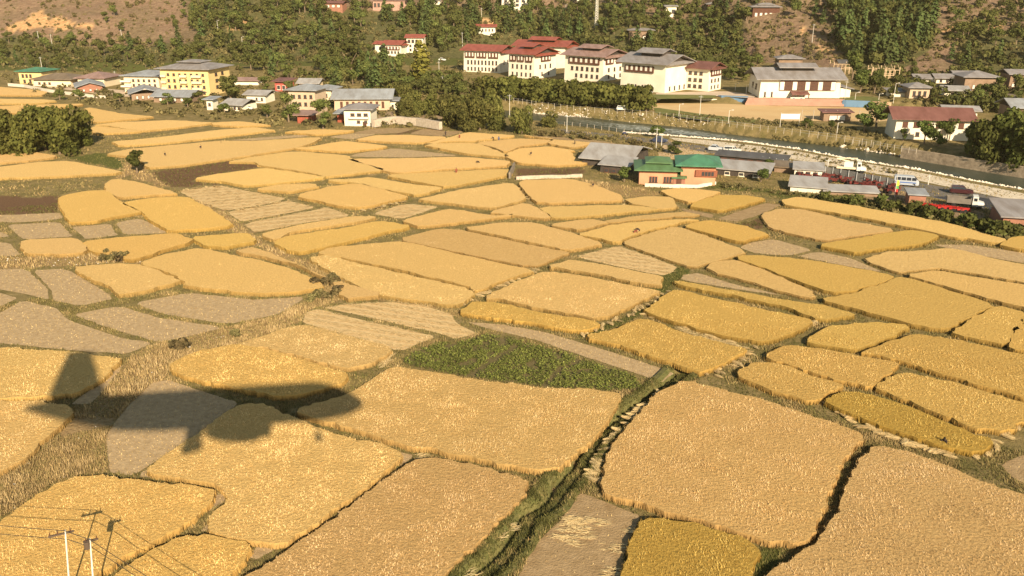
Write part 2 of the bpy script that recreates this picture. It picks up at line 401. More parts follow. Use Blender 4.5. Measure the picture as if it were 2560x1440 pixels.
# road along the near bank, shoulder track, sports ground
asph = mat('asphalt', (0.115, 0.10, 0.09), (0.17, 0.15, 0.13), 0.6, 0.9, 0.2)
asph2 = mat('new_asphalt', (0.035, 0.036, 0.045), (0.055, 0.055, 0.06), 0.8, 0.85)
sheet('road', [(1395,322),(1480,331),(1560,338),(1650,350),(1750,364),(1850,380),(2000,407),(2150,432),(2300,457),(2450,485),(2700,528),(2700,575),(2440,517),(2300,487),(2150,457),(2000,430),(1880,404),(1760,380),(1660,362),(1560,349),(1480,342),(1395,332)], asph, 0.012, 'grey asphalt road between the fields and the river', flat=0.0, it=0, cat='road')
sheet('road_patch', [(2330,492),(2420,489),(2700,530),(2700,572),(2500,530),(2445,515)], asph2, 0.02, 'dark new asphalt on the road by the white truck', flat=0.0, it=0, cat='road')
sand = mat('sand_track', (0.42, 0.29, 0.17), (0.52, 0.38, 0.23), 0.5, 0.95)
sheet('sandy_track', [(1672,350),(1720,362),(1790,380),(1740,390),(1700,395),(1650,402),(1645,378)], sand, 0.008, 'pale sandy track joining the road', flat=0.0, cat='track')
sheet('sandy_track', [(2080,470),(2230,470),(2330,500),(2460,530),(2460,560),(2300,520),(2180,500)], mat('yard_earth', (0.20, 0.14, 0.085), (0.29, 0.20, 0.12), 0.6), 0.006, 'bare earth yard beside the road', flat=0.0, cat='track')
field_m = mat('sports_sand', (0.50, 0.33, 0.16), (0.56, 0.40, 0.21), 0.09, 0.95)
sheet('sports_ground', [(1630,258),(1790,259),(1950,265),(2190,270),(2330,282),(2380,300),(2240,303),(1900,303),(1760,292),(1630,276)], field_m, 0.03, 'pale sandy sports ground beyond the river', flat=1.5, cat='sports ground')
gr_m = mat('short_grass', (0.10, 0.115, 0.03), (0.17, 0.16, 0.05), 0.25, 0.95)
sheet('lawn', [(1632,268),(1760,286),(1900,300),(1890,308),(1760,300),(1640,284)], gr_m, 0.045, 'green strip along the edge of the sports ground', flat=1.5, cat='lawn')
sheet('lawn', [(1620,236),(1790,238),(1788,246),(1632,248)], gr_m, 0.05, 'short green lawn in front of the white hall', flat=3.5, cat='lawn')
sheet('lawn', [(2108,240),(2190,242),(2205,254),(2110,250)], gr_m, 0.05, 'green lawn right of the long sports hall', flat=3.5, cat='lawn')
pave = mat('paving', (0.46, 0.36, 0.27), (0.54, 0.43, 0.33), 0.3, 0.9)
sheet('forecourt', [(1640,232),(1810,228),(1890,236),(1885,246),(1790,240),(1640,238)], pave, 0.03, 'pale paved forecourt of the school', flat=3.5, cat='pavement')
yard = mat('courtyard', (0.48, 0.36, 0.25), (0.58, 0.45, 0.33), 0.25, 0.95)
sheet('courtyard', [(60,212),(150,222),(255,236),(330,243),(420,240),(330,228),(220,217)], yard, 0.02, 'pale courtyard between the houses at the field edge', flat=1.5 if False else None, cat='yard')
rub = mat('terrace_earth', (0.24, 0.17, 0.10), (0.36, 0.26, 0.16), 0.3, 0.95, 0.5)
sheet('terrace', [(945,286),(985,275),(1050,284),(1118,292),(1120,305),(1090,312),(1000,300),(950,312)], rub, 0.015, 'bare earth terrace right of the white house', None, cat='terrace')
# ------------------------------------------------------------------ rice plots
# outlines as seen in the photograph; every corner is carried to the ground (near edges) or to the top of the crop (far edges)
RICE = {}
def P_(s):
    q = [int(v) for v in s.replace(',', ' ').split()]; return list(zip(q[::2], q[1::2]))
RICE_SRC = '''
G -60,213 60,222 117,230 100,242 -60,240
G -60,246 100,248 140,256 90,262 -60,262
G -60,267 150,260 200,259 202,266 130,275 60,285 -60,290
G 218,268 255,275 300,284 380,291 350,300 300,304 238,309 230,290
G 240,311 300,305 360,303 420,300 530,306 520,313 440,323 360,331 330,327 270,317
G 235,315 270,318 350,327 330,335 250,338 238,330
G 530,306 600,303 670,312 660,317 590,319 540,316
G 283,353 400,343 540,325 633,318 687,325 680,330 533,348 400,363 307,368
G 717,328 800,323 890,326 884,331 800,341 735,335
G 270,383 333,371 547,352 640,352 760,344 800,347 770,366 727,376 573,401 450,418 370,424 372,410 330,395
G 770,368 860,352 895,356 965,365 950,374 860,384 735,375
G 575,402 727,378 860,387 870,395 905,410 962,431 815,446 797,440 720,427 655,418 640,409
G 893,352 940,338 1014,337 1118,344 1050,361 970,358
G 872,397 1000,396 1155,392 1270,402 1262,420 1100,428 1000,437 965,432 920,415
G 968,436 1100,430 1268,422 1272,442 1120,473 1040,458
G 1060,364 1120,358 1190,358 1240,378 1272,398 1160,387
G 1060,361 1120,345 1170,330 1200,333 1290,344 1195,354 1185,357 1115,357
G 1196,356 1290,346 1380,350 1365,362 1300,370 1262,385 1240,372
G 1262,387 1300,371 1370,366 1430,376 1420,384 1430,393 1465,415 1380,418 1300,412 1275,398
G 1300,342 1380,348 1480,356 1470,365 1430,374 1375,362 1390,350
G 490,445 560,433 655,420 720,428 797,441 815,448 720,460 620,469 560,458
G 643,471 700,461 783,459 790,468 800,471 727,485 680,480
G 815,455 860,448 925,443 1035,462 1108,474 1045,492 1000,485 880,460
G 745,488 830,465 900,458 1015,492 1010,500 900,525 830,515
G -60,376 80,380 137,389 130,398 60,407 -60,416
G -60,425 90,405 167,402 297,428 287,438 150,445 -60,452
G 265,460 285,447 335,454 440,485 380,492 305,499 275,482
W 152,490 213,477 262,476 285,500 345,532 325,541 277,550 215,562 180,558 160,522
W 312,505 380,495 457,491 520,522 570,560 578,570 520,578 430,582 400,565 355,530
G 662,582 760,560 880,541 935,541 945,548 860,566 720,585 690,605 668,595
W 690,608 720,589 860,570 945,552 1025,570 960,587 800,627 745,637
G 1008,550 1110,525 1130,522 1230,540 1290,543 1160,560 1055,572
G 1052,497 1150,475 1278,456 1295,480 1310,505 1230,525 1180,520 1060,505
G 1226,528 1315,507 1350,528 1370,552 1300,545
G 1168,573 1254,557 1330,556 1430,585 1500,610 1485,620 1420,632 1290,602
L 1000,600 1100,573 1150,575 1165,580 1290,606 1415,632 1412,640 1330,672 1150,635
G 800,632 840,618 1000,602 1148,637 1328,677 1300,690 1190,735 1180,722 1000,680 855,649
G 778,645 830,634 855,651 1000,684 1175,724 1178,745 1140,770 950,742 860,700
W 485,592 560,585 615,584 635,608 560,625 520,620
G 597,632 633,618 700,645 790,685 860,712 952,742 870,752 840,710 760,670 660,645
G 55,600 185,594 215,630 200,640 80,642 60,622
W 212,603 300,593 433,583 480,610 400,633 355,650 330,655 235,633
G 363,652 405,637 485,622 520,625 610,645 707,668 785,702 798,728 720,738 640,740 480,722 470,708 445,692 370,668
G 183,668 293,658 350,663 445,702 430,716 310,745 285,722
G 1302,456 1320,450 1428,447 1500,468 1545,490 1550,507 1350,513 1325,490
G 1352,517 1555,512 1640,520 1625,530 1500,543 1390,551
G 1570,497 1620,490 1675,494 1686,524 1650,528 1580,512
G 1655,475 1700,470 1790,478 1795,487 1728,512 1690,500
Y 1725,513 1800,487 1860,488 1905,497 1890,510 1800,533
G 1380,560 1480,547 1515,556 1520,561 1450,580
G 1450,584 1525,564 1600,554 1745,547 1700,560 1590,590 1540,612 1500,600
L 1515,552 1600,540 1710,530 1745,543 1600,551 1525,560
L 1560,607 1620,585 1690,566 1760,590 1865,632 1800,652 1728,672 1650,645 1590,622
Y 1716,565 1770,550 1850,563 1918,587 1900,598 1848,611 1780,590
L 1910,537 1950,522 2000,523 2110,550 2235,577 2140,592 2055,606 1925,573 1920,550
Y 2052,611 2150,595 2240,580 2290,576 2340,595 2290,618 2210,625 2140,638 2080,625
G 1962,500 2000,492 2110,510 2250,535 2380,560 2470,588 2512,602 2490,613 2380,598 2290,576 2140,546 1970,518
Y 2508,610 2545,592 2640,590 2640,640 2520,624
L 2165,650 2220,630 2320,627 2380,620 2480,648 2640,678 2640,725 2480,695 2340,673 2270,682 2240,685
G 2275,687 2345,676 2480,700 2640,728 2640,795 2520,765 2400,733 2300,702
G 1375,665 1430,648 1550,671 1650,692 1645,722 1500,692 1390,674
G 1220,742 1290,705 1370,678 1500,698 1643,727 1638,740 1500,803 1360,778 1250,752
Y 1155,775 1190,753 1250,758 1360,784 1495,807 1447,835 1330,812 1170,793
L 1772,668 1790,655 1840,650 1900,675 2025,728 2030,748 1980,740 1870,705 1790,685
Y 1845,648 1893,638 2040,653 2150,672 2225,690 2210,710 2125,735 2075,737 1950,692
Y 1690,700 1800,720 1960,750 2050,762 2130,785 2120,797 2050,806 1980,778 1850,748 1700,717
Y 1620,783 1655,745 1690,723 1800,750 1950,783 2030,805 1980,835 1910,862 1800,845 1700,812
Y 2056,750 2130,735 2215,708 2250,693 2280,698 2380,730 2475,765 2430,795 2355,830 2270,815 2140,778
Y 2390,828 2440,795 2500,764 2553,785 2540,820 2510,868 2420,850
Y 2530,872 2545,835 2570,790 2660,800 2660,905 2560,882
Y 2018,850 2075,815 2190,805 2270,824 2200,855 2130,880 2050,868
Y 1470,845 1530,825 1610,795 1720,838 1850,870 1855,885 1760,940 1700,920 1560,870
Y 1925,887 1970,863 2060,873 2170,894 2238,916 2200,945 2170,975 2090,956 1935,905
Y 1846,938 1890,906 1940,909 2090,961 2095,975 2028,1012 1950,990
Y 2163,878 2290,834 2400,852 2660,915 2660,1032 2450,970 2270,915 2180,890
Y 2198,965 2260,928 2400,963 2660,1040 2660,1050 2545,1062 2505,1086 2430,1075 2300,1020 2215,985
O 2072,1000 2125,978 2180,987 2300,1032 2430,1087 2468,1107 2450,1138 2370,1130 2200,1070 2090,1025
W 430,905 500,877 587,860 667,876 862,937 850,962 770,990 700,1000 600,978 440,938
G 595,860 700,825 760,812 860,840 975,877 930,915 868,927 670,873
G -70,866 200,882 285,895 295,908 245,960 190,990 100,1000 -70,1000
G -70,1006 90,1004 165,1022 175,1050 120,1095 60,1155 -80,1225
N 1507,1190 1522,1130 1570,1065 1640,985 1710,948 1800,970 1950,1012 2138,1078 2148,1105 2103,1160 2072,1221 2045,1291 2015,1366 1915,1362 1780,1318 1600,1268 1525,1243
N 1925,1430 1980,1400 2053,1344 2089,1291 2119,1221 2146,1160 2180,1120 2205,1112 2300,1138 2450,1200 2640,1275 2760,1620 1950,1620 1930,1480
O 1565,1440 1580,1370 1612,1297 1720,1307 1860,1352 1880,1395 1865,1450 1850,1580 1560,1580
N 600,1445 700,1387 855,1282 950,1208 1040,1147 1090,1142 1180,1160 1290,1187 1318,1215 1300,1255 1200,1360 1118,1440 1040,1560 560,1560
N 745,1022 800,1005 870,985 980,915 1060,925 1180,945 1350,968 1480,970 1552,992 1530,1040 1480,1110 1430,1150 1390,1183 1340,1185 1200,1155 1030,1125 880,1080 770,1050
G 378,1170 430,1130 500,1082 560,1037 605,1012 655,1010 735,1052 850,1092 985,1124 998,1150 930,1210 850,1270 770,1330 700,1366 650,1362 535,1335 527,1290 585,1245 560,1218 480,1205 390,1192
W -90,1370 0,1312 60,1264 130,1217 195,1191 260,1189 380,1207 500,1220 527,1237 515,1270 440,1332 310,1400 250,1440 120,1560 -90,1560
W 280,1450 350,1397 440,1349 515,1340 600,1362 617,1390 595,1425 560,1460 500,1560 200,1560
G 2670,640 3000,655 3010,740 2680,722
Y 2675,735 3020,755 3030,862 2690,822
Y 2690,842 3040,882 3060,1032 2690,962
G 2680,982 3060,1052 3100,1262 2740,1202 2680,1062
N 2790,1330 3200,1300 3300,1640 2800,1640
G -440,876 -90,868 -90,1000 -440,1000
G -470,1016 -95,1008 -100,1210 -470,1210
W -540,1250 -110,1240 -120,1590 -560,1590
G -400,378 -75,377 -75,416 -400,420
'''
KINDS = {  # crop height, lean of the ears, how laid over, tint
 'G': (0.85, 0.55, 0.10, (1.09, 1.10, 1.24)), 'W': (0.88, 0.5, 0.07, (1.08, 1.06, 0.98)), 'Y': (0.90, 0.45, 0.05, (0.96, 0.95, 0.82)), 'L': (0.62, 1.1, 0.9, (1.0, 1.01, 1.18)),
 'N': (0.95, 0.6, 0.12, (0.97, 0.97, 1.12)), 'O': (0.95, 0.45, 0.05, (0.80, 0.77, 0.52))}
NAMES = {'W': 'plot of warm yellow ripe rice on the left side of the valley', 'G': 'plot of ripe golden rice standing between grassy bunds', 'Y': 'plot of yellow rice, fresher and more saturated than the golden plots', 'L': 'plot of pale ripe rice laid over in ripples by the wind',
         'N': 'big plot of coarse tan rice close in front, full ears', 'O': 'plot of darker olive rice beside a ditch'}
rice_m = leaf_mat('rice_ears', [(0.0, (0.16, 0.105, 0.03)), (0.22, (0.33, 0.205, 0.065)), (0.45, (0.50, 0.325, 0.115)), (0.75, (0.62, 0.43, 0.175)), (1.0, (0.72, 0.54, 0.26))], 0.16, 0.12)
def far_top_mat():
    m, N, L, B = new_mat('rice_mass')
    n = pos_noise(N, L, 0.35, 4, 0.6); n2 = pos_noise(N, L, 3.2, 4, 0.7)
    r = ramp(N, [(0.3, (0.40, 0.25, 0.08)), (0.7, (0.54, 0.355, 0.125))]); L.new(n2.outputs[0], r.inputs[0])
    oi = N.new('ShaderNodeObjectInfo'); c = mix(N, L, r.outputs[0], oi.outputs['Color'], 1.0, 'MULTIPLY')
    L.new(c, B.inputs['Base Color']); B.inputs['Roughness'].default_value = 0.9; B.inputs['Specular IOR Level'].default_value = 0.1
    bump(N, L, B, n2.outputs[0], 0.8, 0.2); return m
mass_m = far_top_mat()
def outline(px, H):
    p = np.array(px, float); n = len(p)
    c = np.roll(p, -1, 0) - np.roll(p, 1, 0); area = 0.5 * np.sum(p[:, 0] * np.roll(p[:, 1], -1) - np.roll(p[:, 0], -1) * p[:, 1])
    nrm = np.stack([c[:, 1], -c[:, 0]], 1) * np.sign(area); nrm /= np.linalg.norm(nrm, axis=1)[:, None] + 1e-9
    z = H * np.clip(0.5 - 0.7 * (.6 * nrm[:, 0] + .8 * nrm[:, 1]), 0, 1)
    return np.array([unp(a, b, zz) for (a, b), zz in zip(p, z)])
def blades(x, y, z0, phi, L, lean, rise, w, tv):
    """one triangle per blade; base at (x,y,z0), heading phi"""
    n = len(x); c, s = np.cos(phi), np.sin(phi)
    px, py = -s * w / 2, c * w / 2
    V = np.empty((n, 3, 3), np.float32)
    V[:, 0] = np.stack([x - px, y - py, z0], 1); V[:, 1] = np.stack([x + px, y + py, z0], 1)
    V[:, 2] = np.stack([x + c * L * lean, y + s * L * lean, z0 + rise], 1)
    return V.reshape(-1, 3), np.repeat(tv, 3)
ALLPLOTS = []
TOT = 0
def rice_plot(k, px):
    global TOT
    H, lean, lay, tint = KINDS[k]; H *= .84
    P = chaikin(outline(px, H), 1); P[:, 2] = 0
    cen = P.mean(0); dist = float(np.hypot(cen[0], cen[1]))
    step = min(2.0, dist / 130)
    P = grow(resample(P, step), (.10 if k == 'N' else .30) + dist * .0014); nP = len(P)
    P[:, :2] += RNG.normal(0, 0.08 + dist * 0.0003, (nP, 2)) + (np.stack([fbm(P[:, 0] / 2.6, P[:, 1] / 2.6, 3), fbm(P[:, 0] / 2.6 + 31, P[:, 1] / 2.6, 3)], 1) - .5) * .6
    ALLPLOTS.append(P.copy())
    # body of the stand: walls and a top a little below the ears
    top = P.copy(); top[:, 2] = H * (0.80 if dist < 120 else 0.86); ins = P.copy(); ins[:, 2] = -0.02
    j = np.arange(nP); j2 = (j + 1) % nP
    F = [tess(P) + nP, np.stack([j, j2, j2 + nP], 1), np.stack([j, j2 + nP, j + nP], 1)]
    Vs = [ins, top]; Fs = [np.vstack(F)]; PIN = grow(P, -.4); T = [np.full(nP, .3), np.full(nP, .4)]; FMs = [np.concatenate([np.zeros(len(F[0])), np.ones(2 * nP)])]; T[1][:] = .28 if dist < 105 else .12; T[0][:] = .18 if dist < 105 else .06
    base = 2 * nP
    def put(V, t):
        nonlocal base
        Vs.append(V); T.append(t); m = len(V) // 3; Fs.append(np.arange(m * 3).reshape(-1, 3) + base); FMs.append(np.ones(m)); base += len(V)
    # ears
    lo, hi = P[:, :2].min(0), P[:, :2].max(0)
    bands = [(0, 80, .21), (80, 105, .26), (105, 140, .33), (140, 180, .44), (180, 230, .58), (230, 1e4, .72)]
    for a, b, s in bands:
        if dist - 60 > b or dist + 60 < a: continue
        gx, gy = np.meshgrid(np.arange(lo[0], hi[0], s), np.arange(lo[1], hi[1], s))
        Q = np.stack([gx.ravel(), gy.ravel()], 1) + RNG.uniform(-.45, .45, (gx.size, 2)) * s
        rr = np.hypot(Q[:, 0], Q[:, 1]); Q = Q[(rr >= a) & (rr < b) & (Q[:, 1] > 44) & (np.abs(Q[:, 0]) < Q[:, 1] * .80 + 6)]
        if not len(Q): continue
        Q = Q[pip(Q, P)]; n = len(Q)
        if not n: continue
        big = fbm(Q[:, 0] / 1.3, Q[:, 1] / 1.3, 2); slow = fbm(Q[:, 0] / 9 + 3, Q[:, 1] / 6, 2)
        lays = lay * sm((fbm(Q[:, 0] / 3.2 + Q[:, 1] / 7, Q[:, 1] / 2.2, 2) - .35) / .3)
        dirn = 2.3 + 2.2 * (fbm(Q[:, 0] / 8, Q[:, 1] / 8, 2) - .5)
        nb = 5 if s < .3 else (4 if s < .5 else 3)
        sc = (s / .21) ** .75
        for q in range(nb):
            phi = RNG.uniform(0, 6.283, n) * (1 - lays * .8) + dirn * lays + q * 2 * math.pi / nb * (1 - lays)
            L = RNG.uniform(.20, .36, n) * sc; ln = lean * RNG.uniform(.5, 1.4, n)
            z0 = H * (RNG.uniform(.66, .80, n)) - .14 * lays * H
            rim = np.where(pip(Q, PIN), 0.0, .05 * H); z0 = z0 - rim
            ri = np.maximum(RNG.uniform(.06, .22 if s < .3 else .16, n) * (1 - .7 * lays) * (H / .9), .03) + (big - .5) * .16
            tv = np.clip(.60 + RNG.normal(0, .19 if s < .3 else .13, n) * min(1, .75 * .3 / s + .25) + (big - .5) * .9 * min(1, .3 / s) + (slow - .5) * .4, 0, .88)
            put(*blades(Q[:, 0] + RNG.normal(0, .04, n) * sc, Q[:, 1] + RNG.normal(0, .04, n) * sc, z0, phi, L, ln, ri, RNG.uniform(.035, .075, n) * sc * 1.2, tv))
        TOT += n * nb
    # upright stalks round the edge
    s = max(.11, dist / 900); E = resample(P, s); n = len(E)
    for q in range(3):
        c = E[:, :2] + RNG.normal(0, .07, (n, 2))
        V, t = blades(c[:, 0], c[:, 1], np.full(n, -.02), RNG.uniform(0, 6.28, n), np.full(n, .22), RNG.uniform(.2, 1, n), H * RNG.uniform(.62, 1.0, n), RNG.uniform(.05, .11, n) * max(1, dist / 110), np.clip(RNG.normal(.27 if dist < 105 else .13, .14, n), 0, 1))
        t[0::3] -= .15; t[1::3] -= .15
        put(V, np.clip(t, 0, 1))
    TOT += 3 * n
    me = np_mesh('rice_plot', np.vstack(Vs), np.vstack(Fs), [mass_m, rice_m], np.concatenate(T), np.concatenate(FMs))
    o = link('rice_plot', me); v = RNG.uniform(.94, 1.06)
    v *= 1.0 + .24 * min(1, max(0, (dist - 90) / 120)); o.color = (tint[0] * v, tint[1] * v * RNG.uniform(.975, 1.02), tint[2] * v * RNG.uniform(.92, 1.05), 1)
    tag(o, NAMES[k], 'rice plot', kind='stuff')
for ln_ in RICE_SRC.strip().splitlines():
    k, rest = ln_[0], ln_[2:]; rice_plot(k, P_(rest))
print('rice tris', TOT)

# cut plots: stubble (S), stubble under rows of laid straw (P)
CUT_SRC = '''
S 868,392 900,383 985,371 1070,380 1150,390 1000,394
S 570,351 640,345 740,338 800,337 750,343 650,351
S 820,343 880,334 944,335 880,349
T 880,333 930,322 1000,320 1040,322 1000,333 940,335
T 1020,335 1060,322 1110,328 1170,328 1118,342
T 1300,338 1400,343 1500,352 1600,369 1560,372 1480,357 1380,347
S -60,541 150,532 157,547 90,554 30,557 -60,552
S 18,562 150,556 165,575 183,592 60,599 40,585
S 178,568 278,560 285,580 298,588 215,598 200,585
S 290,557 350,546 425,583 310,587
S -60,578 0,580 28,592 -60,597
S -60,607 23,607 53,640 -60,643
S -60,676 65,672 118,722 122,750 60,735 -60,712
S 82,676 165,672 290,746 200,766 135,752 128,725
S -60,730 0,733 45,745 0,768 -60,790
S -60,800 0,782 55,752 140,770 165,798 300,845 385,858 320,885 200,878 -60,853
S 180,786 300,766 385,792 560,820 455,845 395,856 265,818
S 335,758 467,733 560,742 640,750 768,742 700,785 570,812 400,784
S 380,957 420,950 500,978 597,1007 555,1045 500,1082 420,1135 335,1190 272,1182 266,1090 300,1040
S 1163,805 1250,812 1355,828 1520,878 1688,933 1650,957 1580,930 1455,890 1340,850 1230,825
S 1700,700 1710,687 1745,683 1830,710 1975,743 1850,725
S 1850,620 1870,608 1935,598 2032,626 1970,640 1890,634
S 1990,640 2050,630 2130,647 2210,682 2130,668 2040,650
S 2330,612 2420,612 2640,645 2640,672 2480,645 2400,628
T 1790,548 1910,508 1955,512 1900,538 1840,555
T 1695,520 1785,537 1780,546 1725,535
T 1448,1232 1520,1258 1605,1290 1575,1350 1560,1400 1555,1580 1270,1580 1300,1430 1340,1360 1405,1298
S 288,925 315,910 230,1010 180,1012 200,993 245,963
S 500,1330 530,1300 530,1330
S 650,1362 700,1368 640,1400 620,1390
S 528,1242 560,1234 563,1252 522,1284
S 990,1128 1038,1140 1000,1168
S 355,1180 378,1172 392,1194 350,1194
T 2500,1162 2640,1105 2640,1250 2530,1195
P 447,479 500,470 547,464 620,478 717,497 660,512 563,527 500,505
P 567,530 660,515 720,502 792,519 700,537 603,555
P 607,560 795,524 815,518 880,540 760,558 640,582
P 930,535 1010,510 1100,517 1060,530 1005,548
P 1436,643 1541,615 1620,640 1693,668 1680,682 1655,690 1550,668
P 768,780 800,774 860,790 1000,822 1092,842 1000,880 860,836 755,808
P 808,770 860,762 980,755 1060,765 1130,788 1140,808 1195,835 1140,848 1090,832 960,803 860,780
'''
stub_m = mat('stubble_earth', (0.31, 0.215, 0.115), (0.45, 0.325, 0.185), 1.6, 0.95, 0.5, 6.0)
tilled_m = mat('tilled_earth', (0.25, 0.165, 0.08), (0.36, 0.25, 0.135), 0.9, 0.95, 0.9, 5.0)
strawbed_m = mat('straw_bed', (0.50, 0.345, 0.165), (0.60, 0.43, 0.22), 1.4, 0.95, 0.6, 6.0)
straw_m = leaf_mat('straw_blades', [(0, (0.28, 0.18, 0.07)), (.5, (0.56, 0.40, 0.18)), (1, (0.78, 0.60, 0.32))], 0.1, 0.2)
CN = {'S': ('stubble_field', 'cut rice plot of pale grey stubble'), 'T': ('tilled_field', 'bare brown earth plot'), 'P': ('straw_field', 'cut plot with pale straw laid in rows')}
SV, ST = [], []
for ln_ in CUT_SRC.strip().splitlines():
    k = ln_[0]; P = chaikin(np.array([unp(a, b) for a, b in P_(ln_[2:])]), 1); P = resample(P, 1.2); P[:, :2] += RNG.normal(0, .06, (len(P), 2)); P[:, 2] = .035
    ALLPLOTS.append(P.copy())
    nm, lab = CN[k]
    tag(link(nm, np_mesh(nm, P, tess(P), [{'S': stub_m, 'T': tilled_m, 'P': strawbed_m}[k]])), lab, 'field', kind='structure')
    lo, hi = P[:, :2].min(0), P[:, :2].max(0); d = math.hypot(*P[:, :2].mean(0))
    s = .30 if d < 110 else (.42 if d < 160 else .7)
    if k == 'P': s *= .8
    gx, gy = np.meshgrid(np.arange(lo[0], hi[0], s), np.arange(lo[1], hi[1], s)); Q = np.stack([gx.ravel(), gy.ravel()], 1) + RNG.uniform(-.45, .45, (gx.size, 2)) * s
    Q = Q[(Q[:, 1] > 44)]
    if not len(Q): continue
    Q = Q[pip(Q, P)]
    if k == 'T': Q = Q[RNG.random(len(Q)) < .12]
    n = len(Q); z = np.full(n, .035); sc = s / .3
    if k == 'P':      # straw laid in swathes across the plot
        e = P[np.argmax(np.abs(P[:, 0] - P[:, 0].mean()))] - P.mean(0); ang = 0.32 if d > 130 else -0.35
        u = Q[:, 0] * -math.sin(ang) + Q[:, 1] * math.cos(ang); pit = 1.7 if d < 140 else 2.6
        keep = ((u / pit) % 1) < .66; Q = Q[keep]; n = len(Q); z = np.full(n, .06)
        V, t = blades(Q[:, 0], Q[:, 1], z + RNG.uniform(0, .12, n), ang + RNG.normal(0, .3, n) + math.pi * (RNG.random(n) < .5), RNG.uniform(.5, .9, n) * sc, np.ones(n), RNG.uniform(-.02, .1, n), RNG.uniform(.08, .16, n) * sc, np.clip(RNG.normal(.65, .2, n), 0, 1))
    else:
        V, t = blades(Q[:, 0], Q[:, 1], z, RNG.uniform(0, 6.28, n), RNG.uniform(.08, .2, n) * sc, RNG.uniform(.3, 1, n), RNG.uniform(.05, .14, n), RNG.uniform(.05, .1, n) * sc, np.clip(RNG.normal(.3, .2, n), 0, 1))
    SV.append(V); ST.append(t)
# loose heaps of cut straw drying on the ground
for poly, ang in (([(1420,1292),(1500,1300),(1525,1310),(1480,1330),(1490,1345),(1440,1370),(1380,1345),(1400,1320)], -.12), ([(1512,1352),(1560,1355),(1555,1390),(1510,1385),(1500,1370)], -.15), ([(1510,1425),(1550,1420),(1555,1450),(1505,1445)], -.15),
                  ([(1235,1345),(1255,1322),(1290,1305),(1300,1315),(1270,1345),(1240,1362)], .35), ([(1165,1428),(1195,1405),(1195,1440),(1170,1460)], .4), ([(945,915),(972,888),(985,885),(975,905),(950,930)], 1.0), ([(1565,1323),(1585,1325),(1590,1335),(1570,1338)], -.2),
                  ([(1900,810),(1960,800),(2040,805),(1985,838),(1930,855),(1920,845)], .9), ([(1690,810),(1720,825),(1830,862),(1850,870),(1790,862),(1700,830)], -.35), ([(1040,1142),(1065,1130),(1078,1142),(1055,1152)], .2)):
    P = np.array([unp(a, b) for a, b in poly]); lo, hi = P[:, :2].min(0), P[:, :2].max(0); n = int((hi - lo).prod() * 55)
    Q = RNG.uniform(lo, hi, (n, 2)); Q = Q[pip(Q, P)]; Q = Q[fbm(Q[:, 0] / .8 + Q[:, 1] * .2, Q[:, 1] / .5, 2) > .40]; n = len(Q)
    V, t = blades(Q[:, 0], Q[:, 1], RNG.uniform(.05, .22, n), ang + RNG.normal(0, .22, n) + math.pi * (RNG.random(n) < .5), RNG.uniform(.4, .8, n), np.ones(n), RNG.uniform(-.04, .08, n), RNG.uniform(.05, .09, n), np.clip(RNG.normal(.8, .15, n), 0, 1))
    SV.append(V); ST.append(t)
V = np.vstack(SV)
tag(link('cut_straw', np_mesh('cut_straw', V, np.arange(len(V)).reshape(-1, 3), [straw_m], np.concatenate(ST))), 'stubble and pale cut straw lying on the harvested plots', 'straw', kind='stuff')
print('straw tris', len(V) // 3)

# the green crop in the middle
GP = [(1000,905),(1050,872),(1100,855),(1145,857),(1200,840),(1260,842),(1355,866),(1480,906),(1585,940),(1608,972),(1500,975),(1354,963),(1150,937)]
crop_m = leaf_mat('crop_leaves', [(0, (0.055, 0.065, 0.012)), (.5, (0.155, 0.17, 0.034)), (1, (0.29, 0.29, 0.075))], 0.35, 0.5)
P = resample(chaikin(np.array([unp(a, b, .2) for a, b in GP]), 1), .8); P[:, 2] = .04; ALLPLOTS.append(P.copy())
tag(link('crop_bed', np_mesh('crop_bed', P, tess(P), [mat('crop_soil', (0.085, 0.075, 0.025), (0.16, 0.12, 0.055), 1.2, .95, .6)])), 'dark soil under the green crop', 'field', kind='structure')
lo, hi = P[:, :2].min(0), P[:, :2].max(0); s = .30
gx, gy = np.meshgrid(np.arange(lo[0], hi[0], s), np.arange(lo[1], hi[1], s)); Q = np.stack([gx.ravel(), gy.ravel()], 1) + RNG.uniform(-.5, .5, (gx.size, 2)) * s
Q = Q[pip(Q, P)]
L1 = np.array([unp(*q)[:2] for q in ((1175,945),(1215,915),(1290,870))]); L2 = np.array([unp(*q)[:2] for q in ((1365,965),(1400,930),(1455,903))])
dpath = np.minimum(seg_dist(Q[:, 0], Q[:, 1], L1), seg_dist(Q[:, 0], Q[:, 1], L2)); Q = Q[(dpath > .42) & (fbm(Q[:, 0] / 1.1, Q[:, 1] / 1.1, 2) > .30)]
n = len(Q); VV, TT = [], []
hgt = .25 + .5 * fbm(Q[:, 0] / 2.2 + 9, Q[:, 1] / 2.2, 2)
for q in range(7):
    v, t = blades(Q[:, 0] + RNG.normal(0, .1, n), Q[:, 1] + RNG.normal(0, .1, n), hgt * RNG.uniform(.05, .9, n), RNG.uniform(0, 6.28, n), RNG.uniform(.15, .35, n), RNG.uniform(.6, 1, n), RNG.uniform(-.03, .14, n), RNG.uniform(.10, .2, n), np.clip(RNG.normal(.5, .22, n), 0, 1))
    VV.append(v); TT.append(t)
V = np.vstack(VV); tag(link('green_crop', np_mesh('green_crop', V, np.arange(len(V)).reshape(-1, 3), [crop_m], np.concatenate(TT))), 'dark green leafy crop in the middle of the golden plots', 'crop', kind='stuff')

